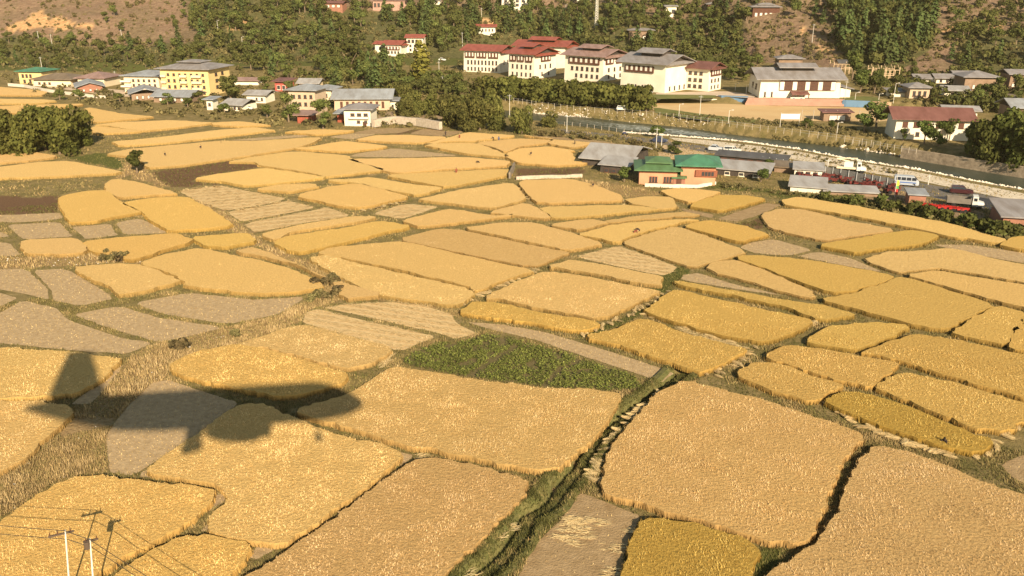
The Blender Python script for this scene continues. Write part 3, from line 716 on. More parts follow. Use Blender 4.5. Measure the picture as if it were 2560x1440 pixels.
# ditch: grassy bed between cut banks, built with its own fine cross-section
prof = [(-2.1, .28), (-1.5, .34), (-1.1, .12), (-.92, -.75), (-.42, -1.0), (-.25, -.40), (.3, -.30), (.85, -.42), (.95, -.05), (1.35, .22), (1.9, .12)]
dn = np.gradient(DW, axis=0); dn /= np.linalg.norm(dn, axis=1)[:, None]; nr = np.stack([dn[:, 1], -dn[:, 0]], 1); nr *= np.sign(nr[:, :1])
DS = resample(np.column_stack([DW, np.zeros(len(DW))]), .4, False)[:, :2]
dn = np.gradient(DS, axis=0); dn /= np.linalg.norm(dn, axis=1)[:, None]; nr = np.stack([dn[:, 1], -dn[:, 0]], 1); nr = np.where(nr[:, :1] < 0, -nr, nr)
Vd = []
for kk, (o_, z_) in enumerate(prof):
    j_ = (fbm(DS[:, 0] * .9 + kk * 3, DS[:, 1] * .9, 2) - .5)
    Vd.append(np.column_stack([DS + nr * (o_ + j_ * .4)[:, None], z_ + j_ * .12]))
nD = len(DS); Vd = np.vstack(Vd); ii = np.arange((len(prof) - 1) * nD).reshape(-1, nD)[:, :-1].ravel()
Fd = np.vstack([np.stack([ii, ii + 1, ii + nD + 1], 1), np.stack([ii, ii + nD + 1, ii + nD], 1)])
tag(link('ditch', np_mesh('ditch', Vd, Fd, [mat('ditch_grass', (0.085, 0.09, 0.025), (0.17, 0.145, 0.055), 1.5, .95, .9, 7.0)], smooth=False)), 'grassy irrigation ditch winding between the big plots in front', 'ditch', kind='structure')
def DITCHGRASS():
    A = Vd.reshape(len(prof), nD, 3); m = 15000
    i_ = RNG.integers(0, len(prof) - 1, m); j_ = RNG.integers(0, nD - 1, m); u, v = RNG.random((m, 1)), RNG.random((m, 1))
    C = (A[i_, j_] * (1 - u) + A[i_ + 1, j_] * u) * (1 - v) + (A[i_, j_ + 1] * (1 - u) + A[i_ + 1, j_ + 1] * u) * v
    C = C[(C[:, 1] > 46) & (C[:, 2] > -.5)]; m = len(C); ok = outside_plots(C); C = C[ok]; m = len(C); pt = fbm(C[:, 0] / 1.2, C[:, 1] / 1.2, 2); left = np.array([0] * m)
    for q in range(3):
        vv, tt = blades(C[:, 0] + RNG.normal(0, .07, m), C[:, 1] + RNG.normal(0, .07, m), C[:, 2] - .02, RNG.uniform(0, 6.28, m), RNG.uniform(.1, .3, m), RNG.uniform(.2, 1, m), RNG.uniform(.06, .28, m), RNG.uniform(.05, .1, m), np.clip(.27 + (pt - .5) * .8 + RNG.normal(0, .12, m), 0, 1))
        GV.append(vv); GT.append(tt)
# ------------------------------------------------------------------ grass on bunds, ditch banks and brush strips
grass_m = leaf_mat('bund_grass', [(0, (0.05, 0.048, 0.012)), (.25, (0.11, 0.105, 0.03)), (.5, (0.20, 0.16, 0.06)), (.75, (0.34, 0.235, 0.105)), (1, (0.48, 0.35, 0.18))], 0.2, 0.4)
def outside_plots(Q):
    m = np.ones(len(Q), bool)
    for P in ALLPLOTS: m &= ~pip(Q, P)
    return m
BR = [np.array([unp(*q) for q in p]) for p in BRUSH]; GRN = [np.array([unp(*q) for q in p]) for p in GREENS]; FLW = [np.array([unp(*q) for q in p]) for p in FALLOW]
def any_in(Q, polys):
    a = np.zeros(len(Q), bool)
    for p in polys: a |= pip(Q, p)
    return a
GV, GT = [], []
for a, b, s, nb in ((44, 85, .17, 4), (85, 130, .26, 4), (130, 190, .42, 3), (190, 270, .75, 3)):
    yy = np.arange(a * .9, b, s); Qs = []
    for y0 in yy:
        w = y0 * .72 + 6; x0 = np.arange(-w, w, s); Qs.append(np.stack([x0 + RNG.uniform(-.5, .5, len(x0)) * s, y0 + RNG.uniform(-.5, .5, len(x0)) * s], 1))
    Q = np.vstack(Qs); r = np.hypot(Q[:, 0], Q[:, 1]); Q = Q[(r >= a) & (r < b) & (Q[:, 1] < y_near(Q[:, 0]) - 14)]
    Q = Q[outside_plots(Q)]
    br, gn, fl = any_in(Q, BR), any_in(Q, GRN), any_in(Q, FLW)
    pat = fbm(Q[:, 0] / 2.5, Q[:, 1] / 2.5, 3)
    keep = (RNG.random(len(Q)) < np.where(br, .95, np.where(gn, .9, .35 + .6 * (pat > .45)))); Q, br, gn, fl, pat = Q[keep], br[keep], gn[keep], fl[keep], pat[keep]
    n = len(Q); h = np.where(br, .12 + .55 * pat, np.where(gn, .16 + .15 * pat, .14 + .28 * pat)) * RNG.uniform(.6, 1.3, n)
    tb = np.where(br, .72 + .6 * (pat - .5), np.where(gn, .26, np.where(fl, .18, .45 + .95 * (pat - .5))))
    zz = np.zeros(n)
    if a < 110:
        dq = seg_dist(Q[:, 0], Q[:, 1], DW); m_ = dq > 1.75; Q, br, gn, fl, pat, h, tb, zz, dq = [v_[m_] for v_ in (Q, br, gn, fl, pat, h, tb, zz, dq)]; n = len(Q); zz = np.where(dq < 2.3, .12, 0)
    for q in range(nb):
        v, t = blades(Q[:, 0] + RNG.normal(0, .08, n), Q[:, 1] + RNG.normal(0, .08, n), zz - .03, RNG.uniform(0, 6.28, n), h * .8, RNG.uniform(.1, .9, n), h * RNG.uniform(.5, 1.1, n), RNG.uniform(.05, .1, n) * (s / .17) ** .8, np.clip(tb + RNG.normal(0, .12, n), 0, 1))
        GV.append(v); GT.append(t)
DITCHGRASS()
V = np.vstack(GV); tag(link('bund_grass', np_mesh('bund_grass', V, np.arange(len(V)).reshape(-1, 3), [grass_m], np.concatenate(GT))), 'rough olive and straw coloured grass on the bunds and field edges', 'grass', kind='stuff')
print('grass tris', len(V) // 3)

# ------------------------------------------------------------------ trees, shrubs
leaf_b = leaf_mat('broad_leaves', [(0, (0.034, 0.043, 0.011)), (.5, (0.084, 0.095, 0.024)), (1, (0.16, 0.16, 0.046))], 0.15, 0.05, objrand=0.28)
leaf_p = leaf_mat('pine_needles', [(0, (0.022, 0.034, 0.010)), (.5, (0.050, 0.070, 0.020)), (1, (0.092, 0.112, 0.034))], 0.15, 0.05, objrand=0.25)
leaf_w = leaf_mat('willow_leaves', [(0, (0.034, 0.037, 0.008)), (.5, (0.084, 0.083, 0.02)), (1, (0.15, 0.135, 0.038))], 0.15, 0.1, objrand=0.16)
leaf_s = leaf_mat('scrub_leaves', [(0, (0.045, 0.038, 0.015)), (.5, (0.11, 0.09, 0.035)), (1, (0.20, 0.155, 0.07))], 0.2, 0.05, objrand=0.35)
bark = mat('bark', (0.14, 0.10, 0.065), (0.22, 0.16, 0.11), 3.0, .95)
def leaf_quads(C, Nn, size, rng, aspect=1.0, up=None):
    """one leaf clump (quad, two triangles) per centre, facing roughly along Nn"""
    n = len(C); Nn = Nn / (np.linalg.norm(Nn, axis=1)[:, None] + 1e-9)
    a = np.cross(Nn, rng.normal(0, 1, (n, 3)) if up is None else np.tile(up, (n, 1)) + rng.normal(0, .25, (n, 3))); a /= np.linalg.norm(a, axis=1)[:, None] + 1e-9
    b = np.cross(Nn, a); s = (size * rng.uniform(.6, 1.35, n))[:, None]
    V = np.empty((n, 4, 3)); k = rng.uniform(.25, .8, (n, 1))
    V[:, 0] = C - a * s * k - b * s * aspect; V[:, 1] = C + a * s - b * s * aspect * .3; V[:, 2] = C + a * s * k * .6 + b * s * aspect; V[:, 3] = C - a * s + b * s * aspect * .2
    V += rng.normal(0, 1, V.shape) * (s * .12)[:, None, :]
    i = np.arange(n)[:, None] * 4
    F = np.hstack([i, i + 1, i + 2, i, i + 2, i + 3]).reshape(-1, 3)
    return V.reshape(-1, 3), F
def crown(kind, seed):
    rng = np.random.default_rng(seed); Cs, Ns, ts = [], [], []; size = .34; asp = 1.0; up = None
    if kind == 'pine':                     # whorls of drooping boughs, about 10 m high
        for z in np.linspace(1.2, 9.7, 15):
            r = 2.5 * (1 - (z - .6) / 9.6) ** .75 + .12; nb = rng.integers(5, 8)
            for b in range(nb):
                w = rng.uniform(0, 6.28); rr = r * rng.uniform(.65, 1.2)
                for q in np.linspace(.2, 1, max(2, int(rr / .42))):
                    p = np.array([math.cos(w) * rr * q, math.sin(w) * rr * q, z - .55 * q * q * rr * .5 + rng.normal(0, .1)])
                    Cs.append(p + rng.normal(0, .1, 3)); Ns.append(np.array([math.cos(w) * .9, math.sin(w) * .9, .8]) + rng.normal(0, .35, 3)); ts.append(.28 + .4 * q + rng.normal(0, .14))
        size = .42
    else:
        lob = []
        if kind == 'broad':
            for q in range(rng.integers(8, 12)):
                w = rng.uniform(0, 6.28); rr = rng.uniform(.2, 2.1); z = rng.uniform(1.7, 6.8); sc = rng.uniform(1.0, 1.7) * (1 - .25 * abs(z - 4.4) / 3)
                lob.append((np.array([math.cos(w) * rr, math.sin(w) * rr, z]), np.array([sc, sc, sc * .85])))
            nl = 130; size = .26
        elif kind == 'poplar':
            for q in range(12):
                z = 1.0 + 8.2 * q / 11; sc = .45 + 1.0 * math.sin(math.pi * min(1, (q + 1.5) / 13)) ; w = rng.uniform(0, 6.28)
                lob.append((np.array([math.cos(w) * .4, math.sin(w) * .4, z]), np.array([sc, sc, 1.1])))
            nl = 55
        elif kind == 'willow':             # wide, heavy, hanging
            for q in range(24):
                w = rng.uniform(0, 6.28); rr = rng.uniform(.3, 3.4); z = rng.uniform(1.2, 8.4) - rr * .35; sc = rng.uniform(1.1, 1.9)
                lob.append((np.array([math.cos(w) * rr, math.sin(w) * rr, max(.9, z)]), np.array([sc, sc, sc * 1.15])))
            nl = 150; asp = 1.6; size = .23; up = np.array([0, 0, 1.0])
        elif kind == 'row':                # clipped hedge-like row tree
            for q in range(12):
                w = rng.uniform(0, 6.28); rr = rng.uniform(.2, 2.3); z = rng.uniform(.9, 5.6); sc = rng.uniform(1.0, 1.6)
                lob.append((np.array([math.cos(w) * rr, math.sin(w) * rr, z]), np.array([sc, sc, sc])))
            nl = 75; asp = 1.3; up = np.array([0, 0, 1.0])
        else:                              # shrub, 2 m high
            for q in range(6):
                w = rng.uniform(0, 6.28); rr = rng.uniform(.1, .9)
                lob.append((np.array([math.cos(w) * rr, math.sin(w) * rr, rng.uniform(.4, 1.3)]), np.array([1, 1, .9]) * rng.uniform(.45, .8)))
            nl = 34; size = .24
        for c, r in lob:
            lt = rng.normal(0, .09)
            for q in range(nl):
                u = rng.normal(0, 1, 3); u[2] += .25; u /= np.linalg.norm(u)
                Cs.append(c + u * r * rng.uniform(.72, 1.08)); Ns.append(u + rng.normal(0, .45, 3)); ts.append(.5 + lt + rng.normal(0, .17))
    V, F = leaf_quads(np.array(Cs), np.array(Ns), size, rng, asp, up)
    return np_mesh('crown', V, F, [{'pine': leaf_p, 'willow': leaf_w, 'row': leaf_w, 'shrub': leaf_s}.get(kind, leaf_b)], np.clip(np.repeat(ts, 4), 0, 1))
def trunk(kind, seed):
    rng = random.Random(seed); m = MB()
    if kind == 'pine': m.tube((0, 0, -.4), (.05, 0, 9.2), .2, .03, 6)
    elif kind == 'shrub':
        for q in range(4):
            w = rng.uniform(0, 6.28); m.tube((0, 0, -.2), (math.cos(w) * .6, math.sin(w) * .6, 1.1), .05, .02, 4)
    else:
        hh = {'broad': 3.0, 'willow': 2.6, 'row': 1.8, 'poplar': 4}[kind]
        m.tube((0, 0, -.4), (.1, .05, hh), .26, .17, 7)
        for q in range(5):
            w = q * 1.256 + rng.uniform(-.4, .4); m.tube((.1, .05, hh - .2), (math.cos(w) * 1.5, math.sin(w) * 1.5, hh + rng.uniform(1.3, 2.6)), .12, .04, 5)
    return m.mesh('trunk', bark)
HT = {'pine': 10.0, 'broad': 8.0, 'willow': 9.2, 'row': 6.6, 'poplar': 10.0, 'shrub': 2.0}
TNAME = {'pine': 'pine_tree', 'broad': 'broadleaf_tree', 'willow': 'willow_tree', 'row': 'row_tree', 'poplar': 'poplar_tree', 'shrub': 'shrub'}
TCAT = {'pine': 'pine tree', 'broad': 'tree', 'willow': 'willow', 'row': 'tree', 'poplar': 'poplar', 'shrub': 'shrub'}
CM = {k: [(crown(k, 100 + q * 7 + len(k)), trunk(k, q)) for q in range(n)] for k, n in (('pine', 4), ('broad', 5), ('willow', 4), ('row', 3), ('poplar', 2), ('shrub', 4))}
NT = 0
def tree(kind, P, h, label, group=None, wide=1.0, tint=None):
    global NT
    NT += 1
    cm, tm = random.choice(CM[kind]); s = h / HT[kind]
    e = empty(TNAME[kind], P, random.uniform(0, 6.28), label, TCAT[kind], group); e.scale = (s * wide, s * wide, s)
    link('trunk', tm, e); c = link('crown', cm, e)
    if tint: c.color = (*tint, 1)
    return e
FOOT = []       # building footprints (x, y, radius) to keep clear of trees
def clear(P, pad=0.0):
    return all((P[0] - x) ** 2 + (P[1] - y) ** 2 > (r + pad) ** 2 for x, y, r in FOOT)
def bush_stuff(name, regions, label, m, wild=1.0, q=26, lift=0.0, lf=.24):
    """low bushes nobody could count, one object: clumps of leaf faces"""
    rng = np.random.default_rng(len(name)); VV, FF, TT = [], [], []; base = 0
    for poly, n, h in regions:
        xs_, ys_ = zip(*poly); k = 0; tries = 0
        while k < n and tries < n * 6:
            tries += 1
            px, py = rng.uniform(min(xs_), max(xs_)), rng.uniform(min(ys_), max(ys_))
            if not pip(np.array([[px, py]]), np.array(poly))[0]: continue
            P = hit(px, py)
            if not clear(P, 1.0): continue
            if P[1] < 300 and not outside_plots(P[None, :2])[0]: continue
            k += 1; hh = h * rng.uniform(.5, 1.4)
            u = rng.normal(0, 1, (q, 3)); u[:, 2] = np.abs(u[:, 2]); u /= np.linalg.norm(u, axis=1)[:, None]
            C = P + np.array([0, 0, lift * hh]) + u * np.array([hh * .75, hh * .75, hh]) * rng.uniform(.6, 1, (q, 1)) * wild
            V, F = leaf_quads(C, u + rng.normal(0, .4, (q, 3)), lf * hh, rng); VV.append(V); FF.append(F + base); base += len(V); TT.append(np.repeat(np.clip(rng.normal(rng.uniform(.25, .75), .15, q), 0, 1), 4))
    tag(link(name, np_mesh(name, np.vstack(VV), np.vstack(FF), [m], np.concatenate(TT))), label, 'undergrowth', kind='stuff')
def scatter(poly, n, mix_, hr, label, group, pad=2.0, tint=None):
    xs_, ys_ = zip(*poly); k = 0; tries = 0; kinds_, wts = zip(*mix_)
    while k < n and tries < n * 8:
        tries += 1
        px, py = random.uniform(min(xs_), max(xs_)), random.uniform(min(ys_), max(ys_))
        if not pip(np.array([[px, py]]), np.array(poly))[0]: continue
        P = hit(px, py)
        if not clear(P, pad): continue
        kd = random.choices(kinds_, wts)[0]; h = random.uniform(*hr) * (.32 if kd == 'shrub' else (1.2 if kd == 'pine' else 1))
        nm = {'pine': 'dark pine', 'broad': 'green leafy tree', 'shrub': 'low bush', 'row': 'bushy green tree', 'willow': 'willow', 'poplar': 'slim poplar'}[kd]
        a, b = (px - min(xs_)) / (max(xs_) - min(xs_)), (py - min(ys_)) / (max(ys_) - min(ys_))
        lb = ('tall ' if (h - hr[0] * (.32 if kd == 'shrub' else 1)) > .55 * (hr[1] - hr[0]) * (.32 if kd == 'shrub' else 1) else 'small ') + nm + ' ' + label + ', ' + ('upper ' if b < .5 else 'lower ') + ('left' if a < .33 else ('middle' if a < .67 else 'right')) + ' part'
        tree(kd, P, h, lb, TCAT[kd] + 's ' + group, random.uniform(.9, 1.3), tint); k += 1

def plant_all():
    W = 'heavy dark willow in the clump on the left edge of the fields'
    OL = ['leftmost', 'second from the left', 'third from the left', 'fourth from the left', 'fifth from the left', 'sixth from the left', 'last on the right']; ko = 0
    for px, py, h, kd, lab in ((-15, 392, 10.5, 'willow', W), (30, 384, 10.5, 'willow', W), (75, 386, 11.5, 'willow', W), (115, 376, 11.5, 'willow', W), (150, 386, 11, 'willow', W), (185, 376, 11, 'willow', W), (200, 366, 9.5, 'willow', W),
                               (10, 364, 9, 'willow', W), (60, 364, 9.5, 'willow', W)):
        lb = lab + (', front row, ' + OL[ko] if ko < 7 else ', back row, ' + ('left one', 'right one')[ko - 7]); ko += 1
        tree(kd, hit(px, py), h, lb.replace('in the clump on the left edge of the fields', 'in the left clump'), 'willows in the clump on the left', 1.12, (.9, .95, .8))
    tree('broad', hit(343, 432), 5.6, 'small round dark tree standing alone on the bund between the left plots', wide=1.15, tint=(.62, .66, .55))
    for px, py, h, wd, lab in ((578, 258, 10.5, 1.35, 'broad round tree right of the yellow building'), (722, 305, 9.5, 1.1, 'tall leafy tree left of the beige three storey house'), (808, 322, 9.5, 1.0, 'bushy green tree left of the white two storey house'),
                               (562, 284, 4.2, 1.4, 'low spreading tree before the small white bungalow'), (668, 294, 4.5, 1.4, 'low orchard tree left of the red sheds'), (420, 262, 4.5, 1.6, 'wide bush in front of the grey blue sheds'), (470, 268, 3.6, 1.8, 'wide low bush at the right end of the grey blue sheds'),
                               (150, 250, 4.5, 1.5, 'bush below the grey barn roof by the upper left terraces'), (500, 262, 5.0, 1.3, 'bushy tree under the yellow building'), (665, 232, 7, 1.1, 'leafy tree between the yellow building and the red shop'), (300, 255, 4.0, 1.6, 'low bush by the courtyard wall'),
                               (200, 250, 4.2, 1.6, 'dark bush right below the barn with a red gable'), (725, 235, 5.5, 1.2, 'small tree beside the white tent')):
        tree('broad', hit(px, py), h, lab, wide=wd)
    Wc = 'spreading willow at the far edge of the fields beside the river'
    for px, py, h, wd in ((1130, 318, 8.5, 1.1), (1165, 328, 9.2, 1.15), (1200, 325, 10, 1.2), (1235, 322, 9.5, 1.1), (1305, 335, 9, 1.0), (1372, 318, 4.6, 1.3), (1010, 292, 6.5, 1.2), (1045, 290, 7.4, 1.1), (1085, 288, 7.5, 1.1), (1120, 292, 7.5, 1.1), (1150, 290, 8.0, 1.1), (985, 262, 7.5, 1.1), (960, 255, 7, 1.1), (1020, 268, 7.5, 1.1)):
        tree('willow', hit(px, py), h, Wc if px > 1160 else ('willow in the row behind the bare terrace right of the beige hall' if px > 1005 else 'willow close behind the right end of the long beige hall'), 'willows along the near river bank', wd)
    tree('poplar', hit(1055, 212), 17.5, 'tall yellowish poplar left of the red roofed school', wide=1.35, tint=(1.5, 1.2, .9))
    tree('broad', hit(880, 195), 17, 'largest dark round tree on the slope left of the small red roofed houses', wide=1.25, tint=(.8, .8, .75))
    Ra = 'clipped bushy tree in the avenue along the far river bank below the school'
    for k in range(27):
        t = k / 26; px = 1215 + t * 400; py = 244 + 34 * t
        tree('row', hit(px, py), random.uniform(6.4, 8.2) * (1.0 + .1 * t), 'clipped bushy tree in the river avenue, front row, number %d from the left' % (k + 1), 'avenue of trees along the far bank', 1.15, (.95, 1.0, .9))
    for k in range(14):
        t = k / 13; tree('row', hit(1225 + t * 370, 233 + 34 * t), random.uniform(6.2, 7.8), 'clipped bushy tree in the river avenue, back row, number %d from the left' % (k + 1), 'avenue of trees along the far bank', 1.1, (.95, 1.0, .9))
    for px, py, h, wd, lab in ((2440, 398, 9.5, 1.0, 'dark tree right of the maroon roofed white block'), (2480, 404, 11.5, 1.0, 'large dark tree at the right edge above the river wall'), (2525, 407, 12, 1.05, 'broad dark tree nearest the right edge above the river wall'), (2580, 408, 12, 1.05, 'dark tree cut by the right edge above the river wall'),
                               (2500, 372, 9, 1.0, 'dark tree behind the ones on the right bank'), (2310, 360, 6.5, 1.1, 'small leafy tree in front of the maroon roofed block'), (2345, 365, 7.0, 1.0, 'dark shrubby tree hiding the right part of the white block'), (2372, 352, 6.5, 1.0, 'dark bushy tree by the red prayer cloth'), (2257, 352, 3.6, .9, 'very small dark tree at the left corner of the white block'),
                               (2190, 320, 8, 1.5, 'rounded tree left of the maroon roofed white block'), (2160, 330, 5.5, 1.4, 'rounded bush on the river bank beside the floodlight'), (2015, 322, 3.6, 1.5, 'bush behind the river wall near the white screen'), (2075, 325, 3.4, 1.0, 'small bush in front of the red roofed stand'), (2130, 200, 13, .9, 'dark tree right of the long sports hall'), (2150, 232, 9, 1.2, 'dark round tree beside the sports hall annex'),
                               (2185, 235, 8.5, 1.2, 'dark bush tree left of the low white houses'), (1640, 345, 4.0, 1.6, 'roadside bush by the motorbike'), (1690, 385, 3.6, 1.7, 'bush behind the green roofed houses'), (1560, 455, 3.6, 1.4, 'dark bush at the left corner of the pink house'), (1920, 430, 3.2, 1.5, 'bush between the sheds'), (1902, 455, 3.4, 1.6, 'round green bush below the long shed')):
        tree('willow' if px > 2400 else 'broad', hit(px, py), h, lab, wide=wd, tint=(.72, .82, .7))
    # wooded slopes
    scatter([(0, 0), (480, 0), (470, 85), (250, 92), (0, 70)], 46, [('shrub', 7), ('broad', 1)], (5, 9), 'scattered on the brown slope at the upper left', 'on the brown upper left slope')
    scatter([(0, 95), (250, 105), (500, 100), (520, 165), (250, 172), (0, 172)], 58, [('broad', 3), ('shrub', 2), ('pine', 1)], (5, 9), 'in the scrub behind the left houses', 'in the scrub behind the left houses')
    scatter([(470, 10), (640, 0), (930, 20), (930, 60), (880, 130), (620, 120), (480, 100)], 75, [('broad', 4), ('pine', 2), ('shrub', 1)], (7, 12), 'in the wood on the upper left slope', 'in the upper left wood')
    scatter([(480, 115), (860, 130), (930, 140), (1000, 160), (1010, 225), (860, 225), (690, 205), (540, 160)], 62, [('broad', 5), ('pine', 1), ('shrub', 1)], (6, 11), 'on the slope behind the beige houses', 'on the slope behind the beige houses')
    scatter([(930, 25), (1250, 25), (1480, 25), (1480, 95), (1290, 100), (1160, 108), (1070, 140), (1000, 70), (930, 60)], 78, [('pine', 4), ('broad', 3)], (8, 12.5), 'in the pine wood above the red roofed school', 'above the red roofed school')
    scatter([(1500, 20), (1650, 50), (1760, 35), (1850, 60), (1850, 150), (1730, 130), (1560, 115), (1500, 100)], 64, [('broad', 4), ('pine', 2), ('shrub', 1)], (6, 10), 'on the slope above the white school hall', 'above the white school hall')
    scatter([(1490, 0), (1900, 0), (2060, 10), (2060, 60), (1950, 50), (1700, 60), (1500, 40)], 30, [('broad', 3), ('pine', 2)], (6, 10), 'along the top of the middle slope', 'along the top of the middle slope')
    scatter([(2070, 10), (2340, 0), (2330, 110), (2250, 165), (2130, 160), (2090, 100)], 70, [('pine', 6), ('broad', 2)], (9, 14), 'in the dense wood on the upper right slope', 'in the upper right wood')
    scatter([(2340, 0), (2600, 0), (2600, 170), (2390, 180), (2350, 120)], 34, [('broad', 3), ('shrub', 3), ('pine', 2)], (5, 10), 'on the brown slope in the upper right corner', 'on the brown upper right slope')
    scatter([(1830, 85), (2080, 100), (2110, 165), (2000, 175), (1850, 165)], 16, [('shrub', 5), ('broad', 1)], (4, 6), 'on the brown mound above the sports hall', 'on the brown mound')
    scatter([(2120, 185), (2600, 185), (2600, 300), (2420, 290), (2320, 262), (2200, 240)], 44, [('broad', 4), ('shrub', 3)], (4.5, 8), 'between the houses on the right', 'between the right hand houses')
    scatter([(900, 190), (1150, 205), (1200, 235), (1130, 262), (960, 235)], 28, [('broad', 4), ('shrub', 2)], (5, 8), 'in the scrub below the poplar', 'below the poplar')
    scatter([(1800, 145), (1900, 150), (1890, 200), (1800, 215)], 12, [('broad', 3), ('shrub', 2)], (5, 8), 'between the school and the sports hall', 'between the school and the sports hall')
    scatter([(1780, 462), (1850, 470), (1960, 490), (2200, 510), (2420, 565), (2540, 590), (2500, 596), (2300, 540), (2000, 494), (1900, 480)], 75, [('shrub', 1)], (5, 9), 'in the hedge below the road sheds', 'in the hedge below the sheds', 2.0, (.62, .85, .5))
    scatter([(1330, 338), (1560, 350), (1650, 380), (1600, 372), (1480, 352), (1340, 342)], 18, [('shrub', 1)], (4, 7), 'along the road verge by the far plots', 'along the road verge')
    scatter([(400, 870), (600, 840), (740, 790), (800, 730), (850, 740), (700, 800), (450, 885)], 10, [('shrub', 1)], (3, 5), 'in the dry brush strip across the left plots', 'in the dry brush strip')
    scatter([(230, 632), (330, 640), (330, 655), (240, 655)], 6, [('shrub', 1)], (3.4, 5), 'on the brown bank between the left plots', 'on the left bank')
    scatter([(780, 690), (850, 715), (855, 745), (800, 745)], 6, [('shrub', 1)], (3.4, 5), 'where the path meets the dry brush strip', 'where the path meets the brush strip')
    bush_stuff('far_wood', [([(480, 0), (930, 0), (930, 150), (1000, 225), (860, 225), (540, 165), (480, 110)], 200, 3.4), ([(0, 92), (480, 105), (540, 165), (300, 172), (0, 172)], 110, 2.6), ([(930, 5), (1500, 5), (1490, 120), (1160, 120), (1060, 150), (930, 70)], 210, 3.4),
        ([(1420, 100), (1560, 110), (1860, 150), (1880, 210), (1800, 200), (1560, 150)], 90, 3.0), ([(1500, 10), (1860, 20), (1860, 150), (1560, 115)], 150, 3.2), ([(2070, 5), (2340, 0), (2330, 115), (2250, 165), (2110, 165)], 150, 3.8), ([(2340, 0), (2600, 0), (2600, 180), (2400, 190)], 110, 3.0), ([(2110, 185), (2600, 185), (2600, 300), (2340, 268)], 110, 2.6), ([(900, 190), (1150, 205), (1190, 240), (960, 240)], 60, 2.8)],
        'wooded cover of mixed green trees behind the nearer ones on the slopes', leaf_b, 1.0, 70, .45, .16)
    bush_stuff('undergrowth', [
        ([(0, 95), (500, 110), (930, 110), (1200, 160), (1200, 240), (1130, 310), (980, 322), (700, 318), (500, 300), (220, 265), (100, 243), (0, 200)], 1500, 1.5),
        ([(0, 0), (480, 0), (480, 95), (0, 95)], 260, 1.0), ([(470, 0), (1500, 0), (1500, 110), (1160, 110), (900, 150), (500, 110)], 900, 1.7),
        ([(1500, 0), (2100, 0), (2100, 160), (1850, 160), (1500, 110)], 700, 1.4), ([(2080, 0), (2600, 0), (2600, 180), (2100, 170)], 600, 1.4),
        ([(2120, 180), (2600, 180), (2600, 300), (2320, 268), (2150, 235)], 420, 1.3), ([(1330, 320), (1560, 343), (1680, 380), (1600, 380), (1450, 350), (1330, 340)], 120, .7),
        ([(1640, 285), (1900, 312), (2230, 352), (2230, 335), (2000, 306), (1700, 285)], 420, .6), ([(1930, 340), (2230, 372), (2230, 394), (1930, 356)], 160, .6), ([(1700, 460), (1800, 458), (1980, 484), (2200, 505), (2420, 562), (2600, 592), (2600, 605), (2500, 600), (2300, 542), (2000, 495), (1900, 481)], 330, .8),
        ([(1840, 362), (2000, 384), (2260, 432), (2250, 440), (2000, 398), (1840, 372)], 90, .6)],
        'low olive and green bushes between the houses and over the slopes', leaf_s)
# ------------------------------------------------------------------ buildings
white = mat('white_wall', (0.74, 0.68, 0.55), (0.65, 0.58, 0.46), 0.25, .9); cream = mat('cream_wall', (0.72, 0.60, 0.42), (0.64, 0.52, 0.36), 0.25, .9)
yellow = mat('yellow_wall', (0.70, 0.52, 0.24), (0.64, 0.46, 0.21), 0.3, .9); beige = mat('beige_wall', (0.50, 0.38, 0.27), (0.44, 0.33, 0.23), 0.3, .9)
pink = mat('pink_wall', (0.56, 0.27, 0.16), (0.48, 0.22, 0.13), 0.4, .9); brickm = mat('brick_wall', (0.33, 0.15, 0.10), (0.25, 0.12, 0.08), 1.0, .9)
wood = mat('dark_wood', (0.085, 0.038, 0.026), (0.12, 0.055, 0.035), 1.5, .8); mud = mat('mud_wall', (0.20, 0.13, 0.085), (0.28, 0.19, 0.13), 0.6, .95)
shade = mat('timber_shade', (0.045, 0.035, 0.03), (0.07, 0.055, 0.045), 0.8, .9); glass = mat('window_glass', (0.035, 0.035, 0.04), (0.06, 0.055, 0.055), 0.4, .25, spec=.5)
panel = mat('white_panel', (0.68, 0.62, 0.54), (0.60, 0.54, 0.46), 0.8, .8)
def roofm(nm, c, k=.62): return mat(nm, c, (c[0] * k * 1.08, c[1] * k, c[2] * k * .92), 0.55, .55, .15, 1.5, spec=.35, stretch=(1, .3, 1))
RF = {'red': roofm('red_roof', (0.30, 0.085, 0.06)), 'maroon': roofm('maroon_roof', (0.19, 0.085, 0.07)), 'grey': roofm('grey_roof', (0.27, 0.25, 0.25)), 'blue': roofm('blue_grey_roof', (0.30, 0.315, 0.34)),
      'rose': roofm('rose_roof', (0.31, 0.20, 0.175)), 'green': roofm('green_roof', (0.10, 0.19, 0.085)), 'teal': roofm('teal_roof', (0.075, 0.22, 0.13)), 'brown': roofm('brown_roof', (0.20, 0.15, 0.10)), 'tin': roofm('tin_roof', (0.36, 0.345, 0.34)), 'dark': roofm('dark_roof', (0.10, 0.095, 0.095))}
_wc = {}
